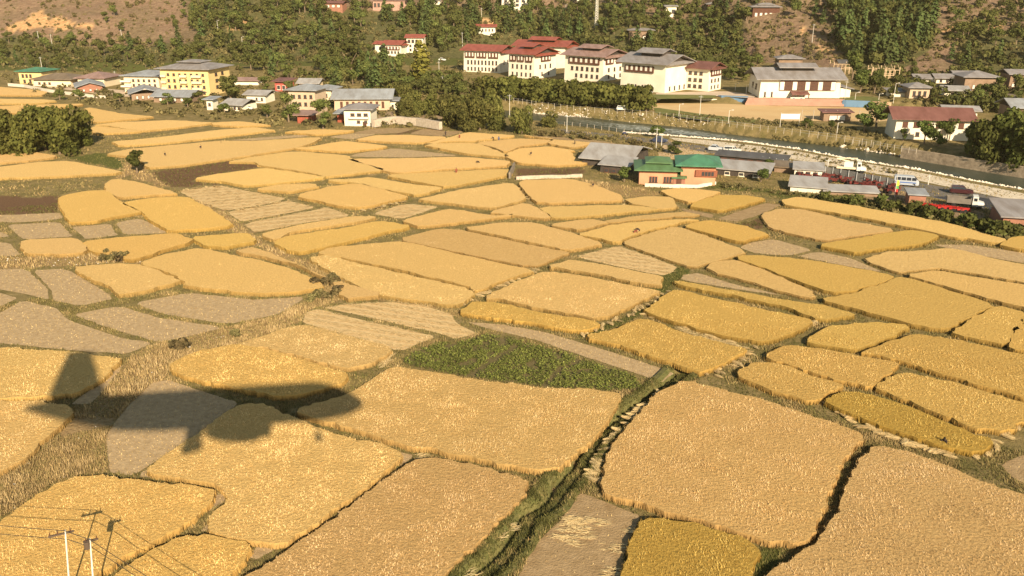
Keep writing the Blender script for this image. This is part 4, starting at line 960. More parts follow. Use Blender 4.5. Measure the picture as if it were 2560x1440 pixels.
def window(parent, x, y, z, w, h, face, style='dark'):
    """a framed window standing proud of the wall; face 0 front (-y), 1 right (+x), 2 left (-x); child pane"""
    key = (round(w, 2), round(h, 2), face, style)
    if key not in _wc:
        f, p = MB(), MB(); t = .10
        def bx(m, a0, a1, z0, z1, d0, d1):
            if face == 0: m.box(a0, a1, -d1, d0, z0, z1)
            elif face == 1: m.box(-d0, d1, a0, a1, z0, z1)
            else: m.box(-d1, d0, a0, a1, z0, z1)
        bx(f, -w / 2, w / 2, -h / 2, h / 2, .15, .12)
        bx(f, -w / 2 - .12, w / 2 + .12, -h / 2 - .14, -h / 2, .15, .2)
        bx(p, -w / 2 + t, w / 2 - t, -h / 2 + t, h / 2 - t, .1, .15)
        fm, pm = {'dark': (wood, glass), 'white': (white, glass), 'panel': (wood, panel), 'grid': (wood, wood)}[style]
        _wc[key] = (f.mesh('window', fm), p.mesh('pane', pm))
    a, b = _wc[key]
    o = link('window', a, parent); o.location = (x, y, z); link('pane', b, o); return o
def roof(parent, kind, w, d, z, o, rise, m, name='roof', t=.22, cx=0, cy=0):
    ll, dd = w / 2 + o, d / 2 + o; b = MB()
    if kind == 'gable': b.prism([(cy - dd, z), (cy, z + rise), (cy + dd, z), (cy + dd, z - t), (cy, z + rise - t), (cy - dd, z - t)], cx - ll, cx + ll)
    elif kind == 'gable_y': b.prism([(cx - ll, z), (cx, z + rise), (cx + ll, z), (cx + ll, z - t), (cx, z + rise - t), (cx - ll, z - t)], cy - dd, cy + dd, 'y')
    elif kind == 'shed': b.prism([(cy - dd, z), (cy + dd, z + rise), (cy + dd, z + rise - t), (cy - dd, z - t)], cx - ll, cx + ll)
    elif kind == 'hip':
        rl = max(ll - dd * .92, .25)
        b.add([(cx - ll, cy - dd, z - t), (cx + ll, cy - dd, z - t), (cx + ll, cy + dd, z - t), (cx - ll, cy + dd, z - t), (cx - ll, cy - dd, z), (cx + ll, cy - dd, z), (cx + ll, cy + dd, z), (cx - ll, cy + dd, z), (cx - rl, cy, z + rise), (cx + rl, cy, z + rise)],
              [(0, 3, 2, 1), (0, 1, 5, 4), (1, 2, 6, 5), (2, 3, 7, 6), (3, 0, 4, 7), (4, 5, 9, 8), (6, 7, 8, 9), (5, 6, 9), (7, 4, 8)])
    return b.obj(name, m, parent)
def building(name, label, px, py, anchor, yaw, wpx, depth, hpx, rf='gable', rise=1.8, over=1.0, wall=white, roofc='red', rows=(), side=(), lside=(), taper=.975, top=None, group=None, cat='house', attic=True, z=None, keep=True):
    """px,py = foot of the anchor corner (FL, FR, FC) in the photograph; wpx, hpx = width and wall height there in pixels"""
    P = hit(px, py); k = mpp(P); yw = R(yaw); w = wpx * k / math.cos(yw); h = hpx * k / .95
    ax = {'FL': -w / 2, 'FR': w / 2, 'FC': 0}[anchor]; off = np.array([ax * math.cos(yw) + depth / 2 * math.sin(yw), ax * math.sin(yw) - depth / 2 * math.cos(yw)])
    C = P[:2] - off; e = empty(name, (C[0], C[1], P[2] if z is None else z), yw, label, cat, group)
    if keep: FOOT.append((C[0], C[1], math.hypot(w, depth) / 2))
    m = MB(); m.box(-w / 2, w / 2, -depth / 2, depth / 2, -3.0, 0); m.box(-w / 2, w / 2, -depth / 2, depth / 2, 0, h, taper); m.obj('wall', wall, e)
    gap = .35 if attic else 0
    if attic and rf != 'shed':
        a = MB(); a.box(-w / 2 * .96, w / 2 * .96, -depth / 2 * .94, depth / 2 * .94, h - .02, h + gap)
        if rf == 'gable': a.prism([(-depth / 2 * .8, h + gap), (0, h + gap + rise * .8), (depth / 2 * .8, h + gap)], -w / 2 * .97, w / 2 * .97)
        a.obj('attic', shade, e)  # dark block fills the open attic; the void's shade is put into its colour
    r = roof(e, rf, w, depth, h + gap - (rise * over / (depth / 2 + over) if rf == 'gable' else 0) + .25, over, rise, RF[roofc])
    if top:                                   # the small raised roof on top of the ridge
        tw, td, tz, tr = top; b = MB(); b.box(-w * tw / 2 * .85, w * tw / 2 * .85, -depth * td / 2 * .7, depth * td / 2 * .7, h + gap + rise * .45, h + gap + rise + tz * .5); b.obj('roof_lantern', shade, r)
        roof(r, rf, w * tw, depth * td, h + gap + rise + tz * .35, .6, tr, RF[roofc], 'upper_roof')
    def put(spec, face):
        for (zf, hf, n, wf, st, a0, a1) in spec:
            span = (w if face == 0 else depth); wh = hf * h; ww = wf * span; zz = zf * h
            ins = (1 - (1 - taper) * zf)
            for i in range(n):
                u = a0 + (a1 - a0) * ((i + .5) / n) - .5
                if face == 0: window(e, u * span, -depth / 2 * ins, zz, ww, wh, 0, st)
                elif face == 1: window(e, w / 2 * ins, u * span, zz, ww, wh, 1, st)
                else: window(e, -w / 2 * ins, u * span, zz, ww, wh, 2, st)
    put(rows, 0); put(side, 1); put(lside, 2)
    return e, w, h
def band(e, w, h, depth, z0, z1, a0, a1, face=0, n=4, style='panel', name='window_band', taper=.975):
    """projecting timber bay with light panels between its windows"""
    span = w if face == 0 else depth; m = MB(); x0, x1 = (a0 - .5) * span, (a1 - .5) * span
    if face == 0: m.box(x0, x1, -depth / 2 - .35, -depth / 2 * taper + .3, z0 * h, z1 * h)
    else: m.box(w / 2 * taper - .3, w / 2 + .35, x0, x1, z0 * h, z1 * h)
    b = m.obj(name, wood, e)
    for i in range(n):
        c = x0 + (x1 - x0) * (i + .5) / n; hw = (x1 - x0) / n * .22; p = MB()
        zz0, zz1 = (z0 + (z1 - z0) * .28) * h, (z0 + (z1 - z0) * .92) * h
        if face == 0: p.box(c - hw, c + hw, -depth / 2 - .40, -depth / 2 - .3, zz0, zz1)
        else: p.box(w / 2 + .3, w / 2 + .40, c - hw, c + hw, zz0, zz1)
        p.obj('panel', panel, b)
    return b
def pent(e, w, h, depth, m, z, face=1, out=1.6):
    b = MB()
    if face == 1: b.prism([(w / 2 - .2, z + .8), (w / 2 + out, z), (w / 2 + out, z - .15), (w / 2 - .2, z + .6)], -depth / 2 - .5, depth / 2 + .5, 'y')
    return b.obj('pent_roof', m, e)
SCHOOL_W = 'white school block'
def town():
    # the school: white battered walls, dark timber bays, low gables with a raised middle roof
    e, w, h = building('school_building', 'white school wing with a red roof, leftmost of the school, three storeys', 1250, 183, 'FR', -24, 93, 14, 50, rise=2.3, over=1.5, roofc='red', rows=[(.46, .19, 9, .045, 'dark', .08, .95), (.16, .16, 9, .04, 'dark', .08, .95)], side=[(.46, .18, 2, .08, 'dark', .2, .8)], cat='school')
    for a in (.05, .37, .69): band(e, w, h, 14, .66, .92, a, a + .26, 0, 3)
    pent(e, w, h, 14, RF['red'], h * .93)
    e, w, h = building('school_building', 'white school wing with the long red roof behind the others', 1412, 170, 'FR', -24, 125, 15, 48, rise=2.4, over=1.5, roofc='red', side=[(.7, .2, 2, .09, 'dark', .2, .8), (.42, .18, 2, .08, 'dark', .2, .8)], top=(.5, .55, .5, 1.3), cat='school'); pent(e, w, h, 15, RF['red'], h * .95)
    e, w, h = building('school_building', 'white school block with a bright red roof, second from the left', 1335, 198, 'FR', -38, 64, 17, 56, rise=2.6, over=1.6, roofc='red', rows=[(.48, .17, 5, .06, 'dark', .08, .95), (.17, .15, 5, .055, 'dark', .08, .95)], side=[(.48, .17, 3, .06, 'dark', .15, .85), (.18, .15, 2, .05, 'dark', .2, .8)], top=(.45, .5, .4, 1.2), cat='school')
    for a in (.06, .36, .68): band(e, w, h, 17, .68, .92, a, a + .24, 0, 2)
    band(e, w, h, 17, .68, .9, .3, .72, 1, 3); pent(e, w, h, 17, RF['red'], h * .95)
    e, w, h = building('school_building', 'white school block with a rose grey roof, third from the left', 1507, 204, 'FR', -40, 92, 17, 56, rise=2.6, over=1.6, roofc='rose', rows=[(.47, .16, 6, .06, 'dark', .14, .92), (.18, .15, 5, .055, 'dark', .25, .92)], side=[(.45, .16, 3, .07, 'dark', .12, .88), (.17, .15, 3, .06, 'dark', .12, .88)], top=(.55, .5, .4, 1.2), cat='school')
    band(e, w, h, 17, .66, .93, .12, .9, 0, 6); band(e, w, h, 17, .68, .9, .1, .42, 1, 2); band(e, w, h, 17, .68, .9, .55, .9, 1, 2); pent(e, w, h, 17, RF['rose'], h * .96)
    e, w, h = building('school_hall', 'tall white hall with a grey roof and one dark window band, beside the river avenue', 1661, 233, 'FR', -42, 100, 17, 66, rise=3.0, over=1.8, roofc='grey', rows=[(.17, .11, 4, .03, 'dark', .12, .75)], side=[(.13, .15, 4, .05, 'dark', .1, .9)], top=(.55, .5, .5, 1.4), cat='school')
    band(e, w, h, 17, .66, .9, .1, .74, 0, 6); pent(e, w, h, 17, RF['grey'], h * .98)
    e, w, h = building('school_building', 'white school block with a dull red roof right of the tall white hall', 1770, 229, 'FR', -40, 58, 10, 52, rise=2.2, over=1.5, roofc='maroon', rows=[(.78, .14, 3, .11, 'dark', .2, .8), (.48, .15, 3, .11, 'dark', .2, .8), (.2, .15, 3, .11, 'dark', .2, .8)], side=[(.46, .15, 3, .1, 'dark', .1, .9), (.17, .15, 3, .08, 'dark', .1, .9)], cat='school')
    band(e, w, h, 10, .66, .93, .12, .9, 1, 4); pent(e, w, h, 10, RF['maroon'], h * .97)
    e, w, h = building('sports_hall', 'long white sports hall with a grey roof above the sports ground', 1897, 244, 'FL', -3, 198, 18, 43, rise=3.2, over=1.7, roofc='grey', rows=[(.18, .26, 2, .02, 'dark', .03, .2)], lside=[(.5, .3, 2, .12, 'dark', .2, .8)], top=(.45, .5, .3, 1.2), cat='sports hall')
    bb = MB(); bb.box((.25 - .5) * w, (.93 - .5) * w, -9.4, -8.6, h * .40, h * .93); tb = bb.obj('timber_bay', wood, e)
    for i in range(5):
        c = (.27 + .63 * i / 4 - .5) * w; q = MB(); q.box(c - .75, c + .75, -9.46, -9.3, h * .42, h * .86); q.obj('panel', panel, tb)
        if i < 4:
            for j in range(3):
                g = MB(); c2 = (.27 + .63 * (i + .5) / 4 - .5) * w; g.box(c2 - w * .055, c2 + w * .055, -9.45, -9.3, h * (.46 + .14 * j), h * (.57 + .14 * j)); g.obj('pane', mat('lattice_wood', (.10, .055, .04), (.07, .04, .03), 1.5), tb)
    pc = MB(); pc.prism([(-12.2, h * .24), (-9, h * .36), (-9, h * .33), (-12.2, h * .21)], -w * .12, w * .10); pc.obj('porch_roof', RF['maroon'], e)
    for x in (-.11, -.04, .03, .09):
        q = MB(); q.box(x * w - .15, x * w + .15, -11.9, -11.6, 0, h * .23); q.obj('porch_post', wood, e)
    an = MB(); an.box(w / 2 + .02, w / 2 + 4.2, -7, 6, -1, h * .5); an.obj('annex', white, e); ar = MB(); ar.prism([(w / 2, h * .62), (w / 2 + 5.2, h * .48), (w / 2 + 5.2, h * .45), (w / 2, h * .59)], -7.8, 6.8, 'y'); ar.obj('annex_roof', RF['grey'], e)
    # right bank
    e, w, h = building('lodge', 'long white two storey block with a maroon roof above the river wall', 2233, 347, 'FL', -10, 172, 10, 48, rise=2.6, over=1.3, roofc='maroon', rows=[(.72, .26, 6, .07, 'grid', .06, .95), (.26, .2, 2, .05, 'dark', .06, .4)], cat='building')
    H = lambda lab, px, py, wpx, hpx, rc='grey', wl=white, dep=8, yaw=-8, rf='gable', rows=((.55, .35, 3, .1, 'dark', .1, .9),), rise=1.4, cat='house', grp=None, over=1.1, anchor='FL', nm='house', **kw: building(nm, lab, px, py, anchor, yaw, wpx, dep, hpx, rf, rise, over, wl, rc, rows, cat=cat, group=grp, **kw)
    H('dark timber house with a grey roof on the mound above the sports hall', 1945, 173, 58, 22, 'grey', mud, 9, -6, 'hip', ((.4, .5, 4, .12, 'panel', .1, .9),))
    H('low white and brick house with a greenish grey roof right of the sports ground', 2272, 246, 48, 22, 'grey', beige, 8, -5, 'hip', ((.5, .55, 3, .14, 'dark', .1, .9),))
    H('small low white outhouse left of the brick house', 2225, 242, 50, 9, 'grey', white, 5, -5, 'shed', (), .6)
    H('low white house with a flat grey gable in the right village', 2360, 240, 50, 12, 'tin', white, 9, -14, 'gable', ((.5, .4, 2, .1, 'dark', .2, .8),), 1.2)
    H('two storey grey house with the widest roof in the right village', 2408, 226, 78, 28, 'grey', mud, 12, -8, 'hip', ((.3, .35, 4, .08, 'panel', .2, .9),), 1.8)
    H('grey roofed house behind the widest roof in the right village', 2388, 204, 40, 14, 'grey', white, 8, -8, 'gable')
    H('small white house with a dark roof above the brick house', 2288, 210, 30, 12, 'grey', white, 7, -10, 'gable', ((.5, .5, 2, .15, 'dark', .1, .9),))
    H('small white house with a grey roof between two bushes in the right village', 2340, 208, 36, 11, 'grey', white, 7, -8, 'gable', ((.5, .5, 2, .15, 'dark', .1, .9),))
    H('house at the right edge with white balcony rails under a grey roof', 2520, 224, 60, 34, 'grey', mud, 10, -8, 'gable', ((.3, .25, 4, .12, 'panel', .05, .95), (.7, .25, 3, .12, 'dark', .05, .95)))
    H('tall dark house cut by the right edge behind the big trees', 2522, 330, 70, 56, 'blue', mud, 10, -8, 'gable', ((.3, .2, 2, .15, 'white', .2, .9), (.7, .2, 2, .15, 'dark', .2, .9)), 2.0)
    H('small yellow hut at the right edge below the balcony house', 2508, 254, 28, 8, 'brown', yellow, 4, -5, 'shed', (), .3, cat='hut')
    H('low grey roofed shed with a white end behind the maroon roofed block', 2362, 290, 70, 12, 'tin', white, 9, -16, 'gable', ((.5, .4, 2, .08, 'dark', .6, .95),), 1.0, cat='shed')
    # upper slope
    H('white house with a pale red roof tucked in the pine wood', 1192, 82, 46, 13, 'red', white, 7, -3, 'gable', ((.5, .45, 5, .07, 'dark', .06, .94),))
    H('white three storey block cut by the top edge above the school', 1254, 21, 64, 28, 'maroon', white, 10, -4, 'gable', ((.28, .2, 4, .12, 'dark', .05, .95), (.6, .2, 4, .12, 'dark', .05, .95)), cat='building')
    H('white block cut by the top edge left of the lattice mast', 1442, 12, 60, 20, 'maroon', white, 9, -4, 'gable', ((.5, .3, 4, .1, 'dark', .05, .95),), cat='building')
    H('tall narrow white house with a red roof and dark window bays', 1017, 132, 42, 34, 'red', white, 9, -4, 'gable', ((.78, .22, 4, .16, 'dark', .05, .95), (.48, .16, 3, .13, 'dark', .1, .9), (.2, .16, 3, .12, 'dark', .1, .9)), 1.6)
    e, w, h = H('white two storey house with a red roof left of the tall narrow one', 958, 138, 46, 24, 'red', white, 11, -14, 'gable', ((.3, .22, 5, .1, 'dark', .05, .95),), 2.0); band(e, w, h, 11, .5, .85, .06, .94, 0, 5); pent(e, w, h, 11, RF['red'], h * .95)
    H('small red roofed house half hidden by the big round tree', 938, 130, 30, 18, 'red', white, 8, -14, 'gable', ((.5, .4, 2, .2, 'dark', .3, .95),))
    H('long pinkish brown building cut by the top edge', 932, 26, 100, 22, 'rose', mat('old_rose_wall', (.42, .26, .20), (.34, .2, .16), .4), 10, -2, 'gable', ((.55, .4, 2, .06, 'dark', .02, .2),), cat='building')
    H('red brown house with a white end at the top edge left of the pinkish one', 796, 22, 62, 12, 'maroon', brickm, 9, -8, 'gable', ((.5, .5, 3, .12, 'panel', .3, .95),))
    H('small white house at the top edge right of the pinkish building', 1066, 10, 34, 8, 'grey', white, 6, -5, 'gable', ((.5, .5, 3, .15, 'dark', .1, .9),))
    H('dark wooden house with a flat grey roof amid the middle wooded slope', 1572, 104, 60, 24, 'grey', mud, 9, -4, 'hip', ((.35, .4, 3, .12, 'panel', .3, .95),), 1.0)
    H('little white house with a grey sheet roof above the wood', 1664, 42, 26, 22, 'tin', white, 6, -4, 'shed', ((.55, .4, 1, .35, 'dark', .5, .95),), .5)
    H('farmhouse with a wide grey roof and brick front near the top edge', 1768, 30, 72, 16, 'grey', brickm, 9, -6, 'hip', ((.5, .4, 2, .1, 'panel', .6, .95),))
    H('dark farmhouse with a row of white windows near the top edge', 1880, 44, 66, 22, 'grey', wood, 9, -6, 'hip', ((.3, .4, 5, .1, 'panel', .05, .95),), 1.4, top=(.55, .6, .3, .8))
    # houses under construction: bare timber frames
    for lab, px, py, wpx, hh, ww in (('pale timber frame of an unfinished house below the brown mound', 2085, 186, 58, 5.5, 7), ('bare timber skeleton of an unfinished house right of the dark trees', 2182, 205, 64, 6.0, 7)):
        P = hit(px, py); k = mpp(P); w = wpx * k; e = empty('unfinished_house', P + np.array([w / 2, ww / 2, 0]), R(-6), lab, 'house frame'); FOOT.append((P[0] + w / 2, P[1] + ww / 2, w / 2)); tm = mat('raw_timber', (.52, .38, .24), (.42, .3, .19), 1.0)
        for j in range(7):
            for y in (-ww / 2, ww / 2):
                q = MB(); q.box(-w / 2 + w * j / 6 - .13, -w / 2 + w * j / 6 + .13, y - .13, y + .13, -1, hh * (.8 if (j * 5) % 3 else 1)); q.obj('post', tm, e)
        for z in (hh * .42, hh * .78):
            for y in (-ww / 2, ww / 2):
                q = MB(); q.box(-w / 2, w / 2, y - .11, y + .11, z, z + .22); q.obj('beam', tm, e)
        if px < 2150: roof(e, 'gable', w * .55, ww, hh * .9, .6, 1.2, RF['dark'])
        else:
            for j in range(5):
                q = MB(); q.tube((-w / 2 + w * j / 4, -ww / 2, hh * .8), (-w / 2 + w * j / 4, 0, hh * 1.12), .1, .1, 4); q.tube((-w / 2 + w * j / 4, ww / 2, hh * .8), (-w / 2 + w * j / 4, 0, hh * 1.12), .1, .1, 4); q.obj('rafter', tm, e)
    # left town
    H('yellow two storey house with a bright green roof at the far left', 50, 209, 62, 26, 'teal', yellow, 11, -8, 'hip', ((.7, .3, 3, .1, 'dark', .1, .6), (.22, .3, 2, .1, 'dark', .1, .6)), 1.3)
    H('low house with an olive brown hipped roof in front of the green roofed one', 84, 215, 100, 13, 'brown', cream, 14, -6, 'hip', ((.5, .4, 3, .06, 'dark', .1, .5),), 2.0)
    H('low house with a dusty pink hipped roof right of the olive roofed one', 196, 217, 70, 18, 'rose', cream, 13, -6, 'hip', ((.55, .4, 4, .08, 'dark', .1, .9),), 2.0)
    e, w, h = H('barn with a blue grey roof and dark red gable by the upper left terraces', 196, 232, 50, 12, 'blue', brickm, 15, 28, 'gable_y', ((.4, .45, 3, .09, 'panel', .1, .9),), 1.7, cat='barn', attic=False)
    gb = MB(); gb.prism([(-w / 2, h - .01), (0, h + 1.45), (w / 2, h - .01)], -7.4, 7.2, 'y'); gb.obj('gable_wall', brickm, e)
    e, w, h = H('white three storey apartment house with a blue grey roof left of the yellow building', 313, 231, 92, 36, 'blue', cream, 15, -6, 'hip', ((.78, .16, 5, .06, 'dark', .2, .95), (.48, .16, 5, .06, 'dark', .2, .95), (.2, .16, 4, .06, 'dark', .2, .95)), 1.6, cat='building')
    for z in (.36, .68):
        q = MB(); q.box(-w / 2 - .9, -w / 2 * .55, -8.6, -7.3, h * z, h * (z + .1)); q.obj('balcony', white, e)
    e, w, h = building('apartment_building', 'tallest building of the left town, yellow four storeys with balconies and a grey double roof', 408, 237, 'FL', -10, 126, 17, 58, 'hip', 2.2, 1.7, yellow, 'grey', [(.82, .1, 7, .05, 'dark', .1, .95), (.58, .12, 7, .05, 'dark', .1, .95), (.34, .12, 7, .05, 'dark', .1, .95), (.12, .12, 6, .05, 'dark', .1, .95)], side=[(.8, .12, 2, .1, 'dark', .2, .8), (.55, .12, 2, .1, 'dark', .2, .8), (.3, .12, 2, .1, 'dark', .2, .8)], top=(.45, .45, .7, .7), cat='apartment building', taper=1.0)
    for z in (.24, .49, .73):
        for a0, a1 in ((.02, .12), (.42, .56), (.66, .86)):
            q = MB(); q.box((a0 - .5) * w, (a1 - .5) * w, -17 / 2 - 1.1, -17 / 2 + .1, h * z - .1, h * z + .75); q.obj('balcony', cream, e)
    for lab, px, py, wpx, dep, yw in (('grey blue sheet roofed shed with a dark double gable before the yellow building', 330, 252, 60, 14, 24), ('long grey blue sheet roofed shed before the yellow building', 385, 256, 92, 12, -6)):
        e, w, h = H(lab, px, py, wpx, 15, 'blue', mud, dep, yw, 'gable_y' if yw > 0 else 'gable', ((.45, .5, 4, .08, 'panel', .1, .9),), 1.8, cat='shed', attic=False, nm='shed')
    H('small white bungalow with a pale green gable roof and a white car beside it', 560, 276, 50, 13, 'tin', white, 9, -18, 'gable', ((.5, .4, 2, .12, 'dark', .5, .95),), 1.5)
    H('small white house with a tin roof left of the parked cars', 617, 257, 50, 18, 'tin', white, 8, -10, 'gable', ((.5, .4, 2, .1, 'dark', .4, .95),), 1.2)
    H('narrow white hut left of the small bungalow', 518, 275, 16, 22, 'blue', white, 4, -10, 'shed', ((.6, .3, 1, .4, 'dark', .1, .9),), .4, cat='hut', nm='hut')
    e, w, h = H('beige three storey house with a blue grey roof behind the tall leafy tree', 724, 286, 70, 54, 'blue', beige, 10, -10, 'hip', ((.78, .15, 4, .1, 'dark', .1, .95), (.46, .15, 4, .1, 'dark', .1, .95), (.15, .15, 3, .1, 'dark', .1, .95)), 1.5)
    H('lower house with a blue grey roof joined behind the beige three storey one', 788, 250, 42, 22, 'blue', cream, 9, -10, 'hip', ((.5, .4, 2, .1, 'dark', .2, .9),), 1.3)
    e, w, h = H('long beige hall with a blue grey roof and brown shutters', 836, 276, 140, 26, 'blue', beige, 13, 2, 'gable', ((.5, .55, 8, .045, 'grid', .08, .92),), 2.6, cat='hall', nm='hall')
    H('tiny white annex with a blue roof at the right end of the long beige hall', 974, 274, 18, 18, 'blue', white, 5, 2, 'shed', ((.4, .5, 1, .3, 'dark', .2, .7),), .4, cat='hut', nm='hut')
    e, w, h = H('white two storey house with a grey roof and balcony at the far field edge', 862, 315, 66, 36, 'grey', white, 9, -4, 'hip', ((.74, .2, 3, .16, 'dark', .2, .95), (.28, .16, 2, .12, 'dark', .4, .95)), 1.3, taper=1.0)
    q = MB(); q.box(-w * .3, w * .45, -5.6, -4.5, h * .5, h * .62); q.obj('balcony', white, e); q = MB(); q.box(w * .2, w * .34, -4.62, -4.4, 0, h * .3); q.obj('door', wood, e)
    H('red sheet metal shed under the trees by the beige house', 744, 308, 36, 16, 'rose', mat('red_metal', (.32, .085, .05), (.25, .07, .045), .8), 5, -6, 'shed', (), .6, cat='shed', nm='shed')
    H('small red shop with an open front left of the beige house', 688, 228, 34, 20, 'maroon', mat('red_shop', (.45, .10, .08), (.36, .09, .07), .8), 6, -12, 'shed', ((.45, .5, 2, .25, 'white', .1, .9),), .8, cat='shop', nm='shop')
    H('low red sided lean-to at the left of the white balcony house', 844, 306, 18, 18, 'blue', mat('red_metal', (.3, .09, .06)), 5, -4, 'shed', (), .5, cat='shed', nm='shed')
    H('cream tent roofed hall behind the beige three storey house', 748, 224, 48, 14, 'tin', cream, 8, -4, 'gable', ((.4, .4, 2, .1, 'dark', .2, .8),), 1.6)
    H('pale long shed with a rusty roof behind the yellow building', 572, 212, 76, 9, 'rose', white, 7, -6, 'gable', (), 1.0, cat='shed', nm='shed')
    # by the road
    e, w, h = H('large grey sheet roofed workshop beside the fields', 1455, 412, 112, 18, 'tin', shade, 17, -24, 'gable', (), 2.2, cat='workshop', nm='workshop', over=.8, attic=False)
    H('lower grey sheet roof leaning on the large workshop', 1500, 430, 66, 14, 'tin', shade, 6, -24, 'shed', ((.4, .6, 3, .14, 'dark', .1, .9),), .9, cat='shed', nm='shed', over=.5)
    e, w, h = H('pink house with a dull green tiered roof facing the fields', 1597, 461, 92, 31, 'green', pink, 9, -7, 'hip', (), 1.5, taper=1.0, top=(.55, .62, .05, .8), over=1.2)
    for a in (.38, .76):
        for q_ in (-1, 0, 1): window(e, (a - .5) * w + q_ * .62, -4.5, h * .42, .5, 1.3, 0, 'dark')
    wg = MB(); wg.box(w / 2 - .8, w / 2 + 1.8, -4.75, 2, 0, h * .62); wo = wg.obj('side_wing', brickm, e); roof(wo, 'shed', 2.6, 6.8, h * .66, .4, .5, RF['green'], 'wing_roof', cx=w / 2 + .5, cy=-1.4)
    dl = MB(); dl.box(w / 2 - .1, w / 2 + 1.0, -4.82, -4.7, 0, 2.0); dl.obj('door', wood, e)
    e, w, h = H('pink two storey house with a teal green roof and a wooden bay', 1700, 461, 84, 42, 'teal', pink, 9, -9, 'hip', (), 1.5, taper=1.0, over=1.3)
    bb = MB(); bb.box(-w * .08, w / 2 + .3, -4.9, -4.2, h * .5, h * .86); bo = bb.obj('wooden_bay', mat('red_wood', (.26, .09, .05), (.2, .075, .045), 1), e)
    for i in range(4):
        q = MB(); q.box(w * (.1 + .09 * i), w * (.17 + .09 * i), -4.97, -4.85, h * .56, h * .78); q.obj('pane', glass, bo)
    SH = lambda lab, px, py, wpx, hpx, dep, yaw, rc='tin', wl=shade, rise=.6, rows=(), rf='shed': building('shed', lab, px, py, 'FL', yaw, wpx, dep, hpx, rf, rise, .5, wl, rc, rows, cat='shed', attic=False, taper=1.0)
    SH('long dark open shed with a grey roof along the road fence', 1790, 404, 150, 15, 4, -26, 'dark', shade, .5, [(.45, .6, 7, .08, 'grid', .05, .95)])
    SH('long shed with a pale grey sheet roof below the open dark shed', 1787, 436, 118, 14, 6, -24, 'tin', shade, .9, [(.4, .6, 3, .1, 'white', .1, .9)])
    SH('low shed with a rusty brown roof between the long sheds', 1935, 430, 60, 12, 5, -20, 'brown', mud, .4)
    SH('white walled shed with a grey roof in the machine yard', 1985, 440, 62, 16, 5, -18, 'tin', white, .7, [(.5, .5, 3, .16, 'dark', .1, .9)])
    SH('shed with a pale sheet roof and a white end nearest the hedge', 1975, 478, 76, 12, 6, -20, 'tin', white, .9)
    SH('very low patched sheet roof in the machine yard', 2062, 486, 120, 8, 4, -12, 'tin', mud, .4)
    H('small brown hut with a flat grey roof at the right of the machine yard', 2270, 514, 38, 26, 'blue', brickm, 4, -14, 'shed', (), .3, cat='hut', nm='hut', over=.4, attic=False)
    e, w, h = H('brick shed with a wide grey roof at the lower right of the road', 2503, 570, 110, 27, 'grey', brickm, 8, -14, 'shed', (), 1.3, cat='shed', nm='shed', over=.6, attic=False)
    q = MB(); q.box(w * .16, w * .5 + .05, -5.06, -4.0, 0, h * .96); q.obj('white_wall', white, e); window(e, w * .3, -5.05, h * .4, 1.2, 1.4, 0, 'dark')
town()
